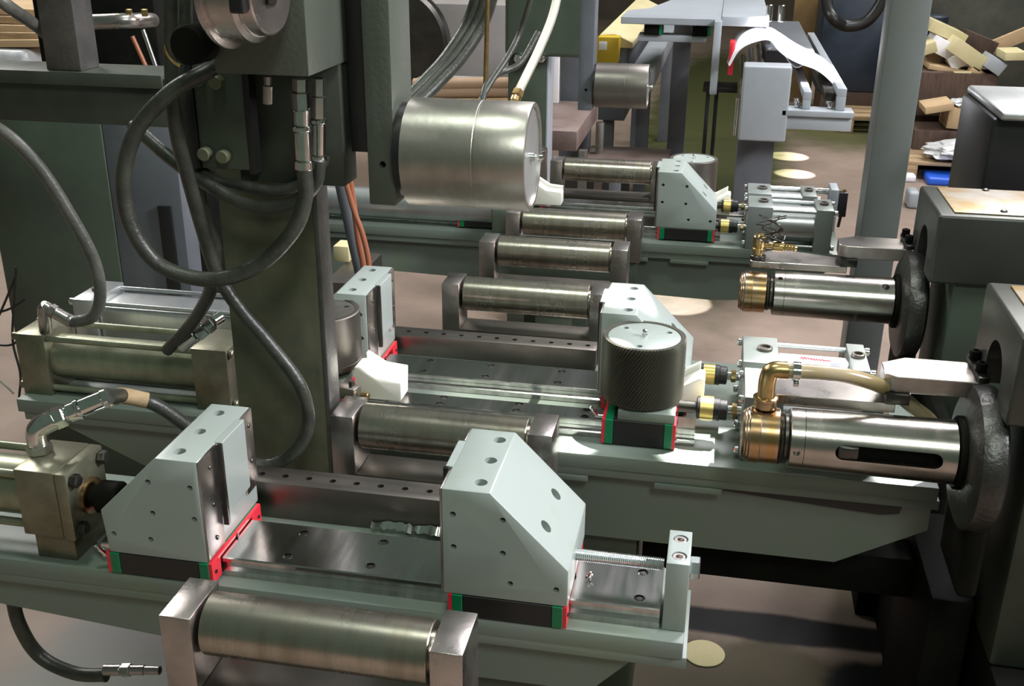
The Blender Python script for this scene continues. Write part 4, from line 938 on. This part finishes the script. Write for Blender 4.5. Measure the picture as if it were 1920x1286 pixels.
# between the column and the beds
solo('leaning_pipe', cyl(nb(), P(632, 300, 2.75), (lambda u, v: u+(v-u)*((u.z-.01)/(u.z-v.z)))(P(632, 300, 2.75), P(690, 560, 2.70)), .021, 24, .003), 'bluegrey', 'grey pipe leaning right of the olive column', 'pipe')
hose('front copper red hose hanging beside the grey leaning pipe', [P(630, 270, 2.5), P(640, 310, 2.5), P(662, 390, 2.5), P(680, 440, 2.5), P(692, 498, 2.5), P(700, 600, 2.5), V(P(700, 600, 2.5).x, 2.5, .01)], .007, 'copper', 'red_hose')
hose('rear copper red hose hanging beside the grey leaning pipe', [P(645, 270, 2.56), P(655, 330, 2.56), P(664, 390, 2.56), P(672, 450, 2.56), P(682, 505, 2.56), P(690, 600, 2.56), V(P(690, 600, 2.56).x, 2.56, .01)], .008, 'copper', 'red_hose')
t = thing('steel_bench', 'small dark steel bench between the olive column and the far bed', 'bench', (-1.0, 2.95, 0))
part('bench_top', box(nb(), P(585, 0, 2.9).x, P(640, 0, 2.9).x, 2.86, 3.16, .655, .70, .003), 'bar', t)
part('leg', box(nb(), P(585, 0, 2.9).x, P(600, 0, 2.9).x, 2.9, 3.0, 0, .6548, .003), 'shadeblack', t)
t = thing('air_cylinder', 'long grey cylinder on the farthest bed behind the olive column', 'cylinder', (-1.1, 3.362, .7502))
part('barrel', cyl(nb(), (-1.55, 3.362, .81), (-.70, 3.362, .81), .05, 40, .003), 'alu', t)
part('end_head', box(nb(), -.699, -.60, 3.30, 3.43, .7502, .872, .003), 'paint', t)
part('end_head', box(nb(), -1.59, -1.5505, 3.30, 3.43, .7502, .872, .003), 'paint', t)
solo('wooden_block', box(nb(), P(597, 0, 3.05).x, P(628, 0, 3.05).x, 3.05, 3.12, .70, .75, .002), 'cardlight', 'small yellow wooden block on the dark steel bench', 'wood block')
solo('floor_block', box(nb(), P(785, 0, 3.7).x, P(806, 0, 3.7).x, 3.9, 4.0, 0, .12, .003), 'cardlight', 'yellowish wooden block on the floor left of the fourth roller stand', 'wood block')
# cables at the left edge
for i, pts in enumerate(([(30, 500), (26, 570), (24, 640), (38, 700), (36, 745)], [(28, 520), (12, 560), (-10, 610)], [(-10, 588), (20, 578), (48, 560)], [(-10, 646), (22, 646), (50, 625)])):
    hose(('long thin black cable', 'thin slanting black cable', 'upper thin crossing cable', 'lower thin crossing cable')[i]+' hanging at the left edge', [P(*p, 2.4) for p in pts], .0032, 'black', 'thin_cable')
hose('thin white wire with a black end at the left edge', [P(-10, 706, 2.3), P(10, 722, 2.3), P(26, 738, 2.3)], .003, 'clearhose', 'thin_cable')

# rubbish heap on the right
t = thing('wooden_crate', 'dark brown wooden crate under the cardboard heap, upper right', 'crate', P(1800, 260, 8.6))
a = P(1715, 135, 8.4); b = P(1872, 135, 8.4)
part('crate_box', box(nb(), a.x, b.x, 8.4, 9.2, 0.10, a.z, .006), 'brownwood', t)
for i in range(3): part('skid', box(nb(), a.x+.05+i*(b.x-a.x-.2)/2, a.x+.15+i*(b.x-a.x-.2)/2, 8.4, 9.2, 0, .0998, .004), 'brownwood', t)
part('rim_board', box(nb(), a.x-.02, b.x+.02, 8.37, 8.399, a.z*.5, a.z*.5+.08, .004), 'brownwood', t)
heap = [('flattened pale cardboard box on top of the heap', 1778, 62, 8.75, 76, 22, 22, .5, 'cardlight'),
        ('white edged open carton in the middle of the heap', 1772, 92, 8.60, 44, 30, 25, .4, 'paper'),
        ('large tilted pale carton at the centre of the heap', 1818, 104, 8.45, 74, 30, 32, .35, 'cardlight'),
        ('grey end of a carton at the right of the heap', 1868, 124, 8.37, 34, 26, 32, .3, 'greypaint'),
        ('small folded carton at the left of the heap beside the post', 1742, 92, 8.55, 30, 20, -20, .3, 'cardlight'),
        ('flat brown carton under the heap', 1785, 133, 8.50, 90, 9, 8, .4, 'card'),
        ('long brown board leaning at the right edge of the heap', 1880, 82, 9.05, 110, 26, -26, .05, 'card'),
        ('upright tan carton between the post and the white carton', 1752, 112, 8.75, 26, 34, 12, .3, 'card'),
        ('small crushed white carton left of the large tilted one', 1796, 116, 8.55, 30, 26, -30, .3, 'paper'),
        ('narrow pale carton strip lying on the crate front edge', 1800, 140, 8.42, 44, 8, -6, .1, 'cardlight'),
        ('dark brown carton behind the large tilted one', 1840, 84, 9.0, 60, 30, 20, .3, 'brownwood'),
        ('tan carton flap pointing down below the grey carton end', 1838, 138, 8.45, 40, 12, 28, .1, 'card'),
        ('pale yellow board cut by the right edge', 1905, 106, 8.35, 40, 16, -3, .3, 'cardlight')]
for (lb, cx, cy, y, w_, h_, r_, d_, m_) in heap:
    solo('cardboard_box' if 'stick' not in lb and 'board ' not in lb else 'loose_board', slab(cx, cy, y, w_, h_, r_, d_), m_, lb, 'cardboard box' if 'board ' not in lb and 'stick' not in lb else 'board', 'cardboard heap on the crate')
solo('low_crate', box(nb(), P(1752, 0, 8.02).x, P(1850, 0, 8.02).x, 8.02, 8.38, 0, P(1800, 246, 8.05).z, .004), 'brownwood', 'low dark crate under the brown open carton', 'crate')
low = [('cardboard_box', 'brown open carton on the floor below the crate', 1810, 224, 8.05, 66, 42, 3, .3, 'card'),
       ('carton_flap', 'tan carton flap sticking out left of the brown open carton', 1762, 204, 8.0, 54, 14, -12, .3, 'card'),
       ('plastic_film', 'crumpled grey plastic film beside the black motor', 1790, 282, 7.75, 120, 36, -8, .4, 'film'),
       ('plastic_film', 'grey plastic film bundle standing right of the brown open carton', 1843, 255, 7.6, 40, 84, 20, .3, 'film'),
       ('plastic_film', 'white plastic film scrap on top of the brown open carton', 1798, 192, 8.15, 34, 14, 10, .2, 'film')]
for (nm, lb, cx, cy, y, w_, h_, r_, d_, m_) in low:
    if m_ == 'film':
        c = P(cx, cy, y); sc = (P(cx+1, cy, y)-c).length; k = nb()
        bmesh.ops.create_icosphere(k, subdivisions=4, radius=1)
        rnd = random.Random(cx)
        from mathutils import noise
        for v in k.verts:
            n_ = 1+.28*noise.noise(v.co*2.3+V(cx, 0, 0))+.14*noise.noise(v.co*6)
            v.co = c+V(v.co.x*w_*sc/2*n_, v.co.y*d_/2*n_, v.co.z*h_*sc/2*n_)
        solo(nm, k, m_, lb, 'plastic film', 'plastic film scraps')
    else:
        solo(nm, slab(cx, cy, y, w_, h_, r_, d_), m_, lb, 'cardboard box')
t = thing('wooden_pallet', 'tan wooden pallet on the floor below the plastic film', 'pallet', (2.2, 7.8, 0))
a = at(1712, 330, z=.1).x; b = a+.95
for i in range(5): part('deck_board', box(nb(), a, b, 7.62+i*.14, 7.74+i*.14, .10, .125, .003), 'wood', t)
for i in range(3): part('bearer', box(nb(), a+i*(b-a-.08)/2, a+.08+i*(b-a-.08)/2, 7.62, 8.28, 0, .0998, .003), 'wood', t)
def on_floor(name, m, label, cat, cx, top, bot, wpx, d):
    p = at(cx, bot, z=0); sc = (P(cx+1, bot, p.y)-p).length; zt = P(cx, top, p.y).z
    return solo(name, box(nb(), p.x-wpx*sc/2, p.x+wpx*sc/2, p.y, p.y+d, 0, zt, min(.02, zt*.3), seg=3), m, label, cat)
on_floor('blue_bag', 'blue', 'bright blue plastic bag on the floor behind the rear gearbox', 'bag', 1768, 334, 349, 60, .25)
on_floor('printed_film', 'flame', 'pink and blue printed film beside the bright blue bag', 'plastic film', 1824, 330, 345, 54, .3)
on_floor('white_scrap', 'paper', 'white scrap on the floor right of the sage green post', 'scrap', 1702, 329, 342, 30, .2)
on_floor('small_grey_box', 'greypaint', 'small grey box on the floor between the green post and the rear gearbox', 'box', 1711, 360, 392, 22, .15)
t = thing('black_motor', 'black motor with a pale grey lid behind the rear gearbox', 'motor', P(1890, 360, 2.95))
a = P(1848, 300, 2.9)
part('motor_body', box(nb(), a.x, a.x+.5, 2.9, 3.3, .80, P(1870, 222, 2.9).z, .01), 'black', t)
part('lid', box(nb(), a.x+.01, a.x+.5, 2.86, 3.3, P(1870, 222, 2.9).z+.0005, P(1870, 205, 2.9).z, .008), 'alu', t)
part('stand', box(nb(), a.x+.02, a.x+.5, 2.92, 3.28, 0, .7998, .004), 'shadeblack', t)
# far dark bulk, upper right
t = thing('dark_container', 'dark navy container with a black hose, top edge right of the loader', 'container', (1.0, 9.6, 0))
a = P(1548, 0, 9.7); b = P(1728, 0, 9.7)
part('container_body', box(nb(), a.x, b.x, 9.7, 10.5, .25, P(0, -40, 9.7).z, .02), 'navy', t)
part('container_skid', box(nb(), a.x+.05, b.x, 9.7, 10.4, 0, .2498, .01), 'brownwood', t)
k = nb(); tube(k, [P(1548, -20, 9.5), P(1556, 25, 9.0), P(1585, 48, 9.0), P(1625, 40, 9.0), P(1655, 0, 9.0), P(1665, -40, 9.0)], .045, 16, 8); part('hose', k, 'black', t)
solo('ochre_board', face(1478, -60, 1546, 125, 10.6, .05, floor=True), 'ochre', 'tall brown board behind the loader frame at the top edge', 'board')
solo('tarpaulin_pile', face(1735, -60, 1990, 60, 10.6, 1.0, .08, floor=True), 'tarp', 'dark tarpaulin covered bulk behind the cardboard heap', 'tarpaulin')
solo('blue_drum', cyl(nb(), V(P(1736, 90, 9.45).x+.03, 9.4, 0), V(P(1736, 90, 9.45).x+.03, 9.4, P(1738, 28, 9.4).z), .10, 28, .01), 'navy', 'small dark blue drum beside the top of the green post', 'drum')
t = thing('wooden_pallet', 'yellowish wooden pallet standing left of the green post in the distance', 'pallet', P(1632, 190, 8.6))
for i in range(4): part('deck_board', box(nb(), P(1606, 0, 9.2).x, P(1700, 0, 9.2).x, 9.2+i*.2, 9.35+i*.2, .10, .14, .006), 'wood', t)
for i in range(2): part('bearer', box(nb(), P(1606, 0, 9.2).x+i*.35, P(1606, 0, 9.2).x+i*.35+.1, 9.2, 9.95, 0, .0998, .006), 'wood', t)
t = thing('black_stool', 'thin legged black stand behind the farthest bed beside the loader post', 'stand', P(1335, 300, 5.8))
for (x_, y_) in ((1322, 5.6), (1338, 5.75)):
    q = P(x_, 200, y_); part('leg', box(nb(), q.x, q.x+.02, y_, y_+.02, 0, .86, .001), 'black', t)
q = P(1322, 168, 5.6); part('top_bar', box(nb(), q.x-.01, q.x+.16, 5.59, 5.78, .8602, .885, .002), 'black', t)
# upper left stacks
for i, (cy, m_) in enumerate(((22, 'card'), (38, 'wood'), (54, 'card'), (68, 'wood'), (82, 'card'))):
    solo('timber_plank', slab(20-i*3, cy, 5.2-i*.03, 190, 12, 2-i, .5), m_, ('topmost', 'second from the top', 'middle', 'second from the bottom', 'lowest')[i]+' tan plank of the stack at the upper left corner', 'plank', 'planks stacked at the upper left')
a = P(-80, 140, 5.3); b = P(110, 140, 5.3)
solo('film_bundle', box(nb(), a.x, b.x, 5.05, 5.5, 0, P(0, 90, 5.1).z, .04, seg=5), 'film', 'blue white plastic wrapped bundle below the plank stack', 'plastic film')
solo('dark_container', face(560, -120, 960, 30, 11.5, .6, floor=True), 'tarp', 'dark bulk far behind the cast roller arm at the top edge', 'container')
solo('cardboard_box', slab(925, 8, 7.4, 60, 46, 0, .4), 'card', 'orange brown carton at the top edge left of the dark green column', 'cardboard box')
# pale round cover on the floor
k = nb(); c0 = at(1320, 1226, z=0); cyl(k, (c0.x, c0.y, .0003), (c0.x, c0.y, .004), .052, 40, .001)
solo('floor_cover', k, 'cardlight', 'round pale cover lying on the floor beside the front bed end', 'floor cover')
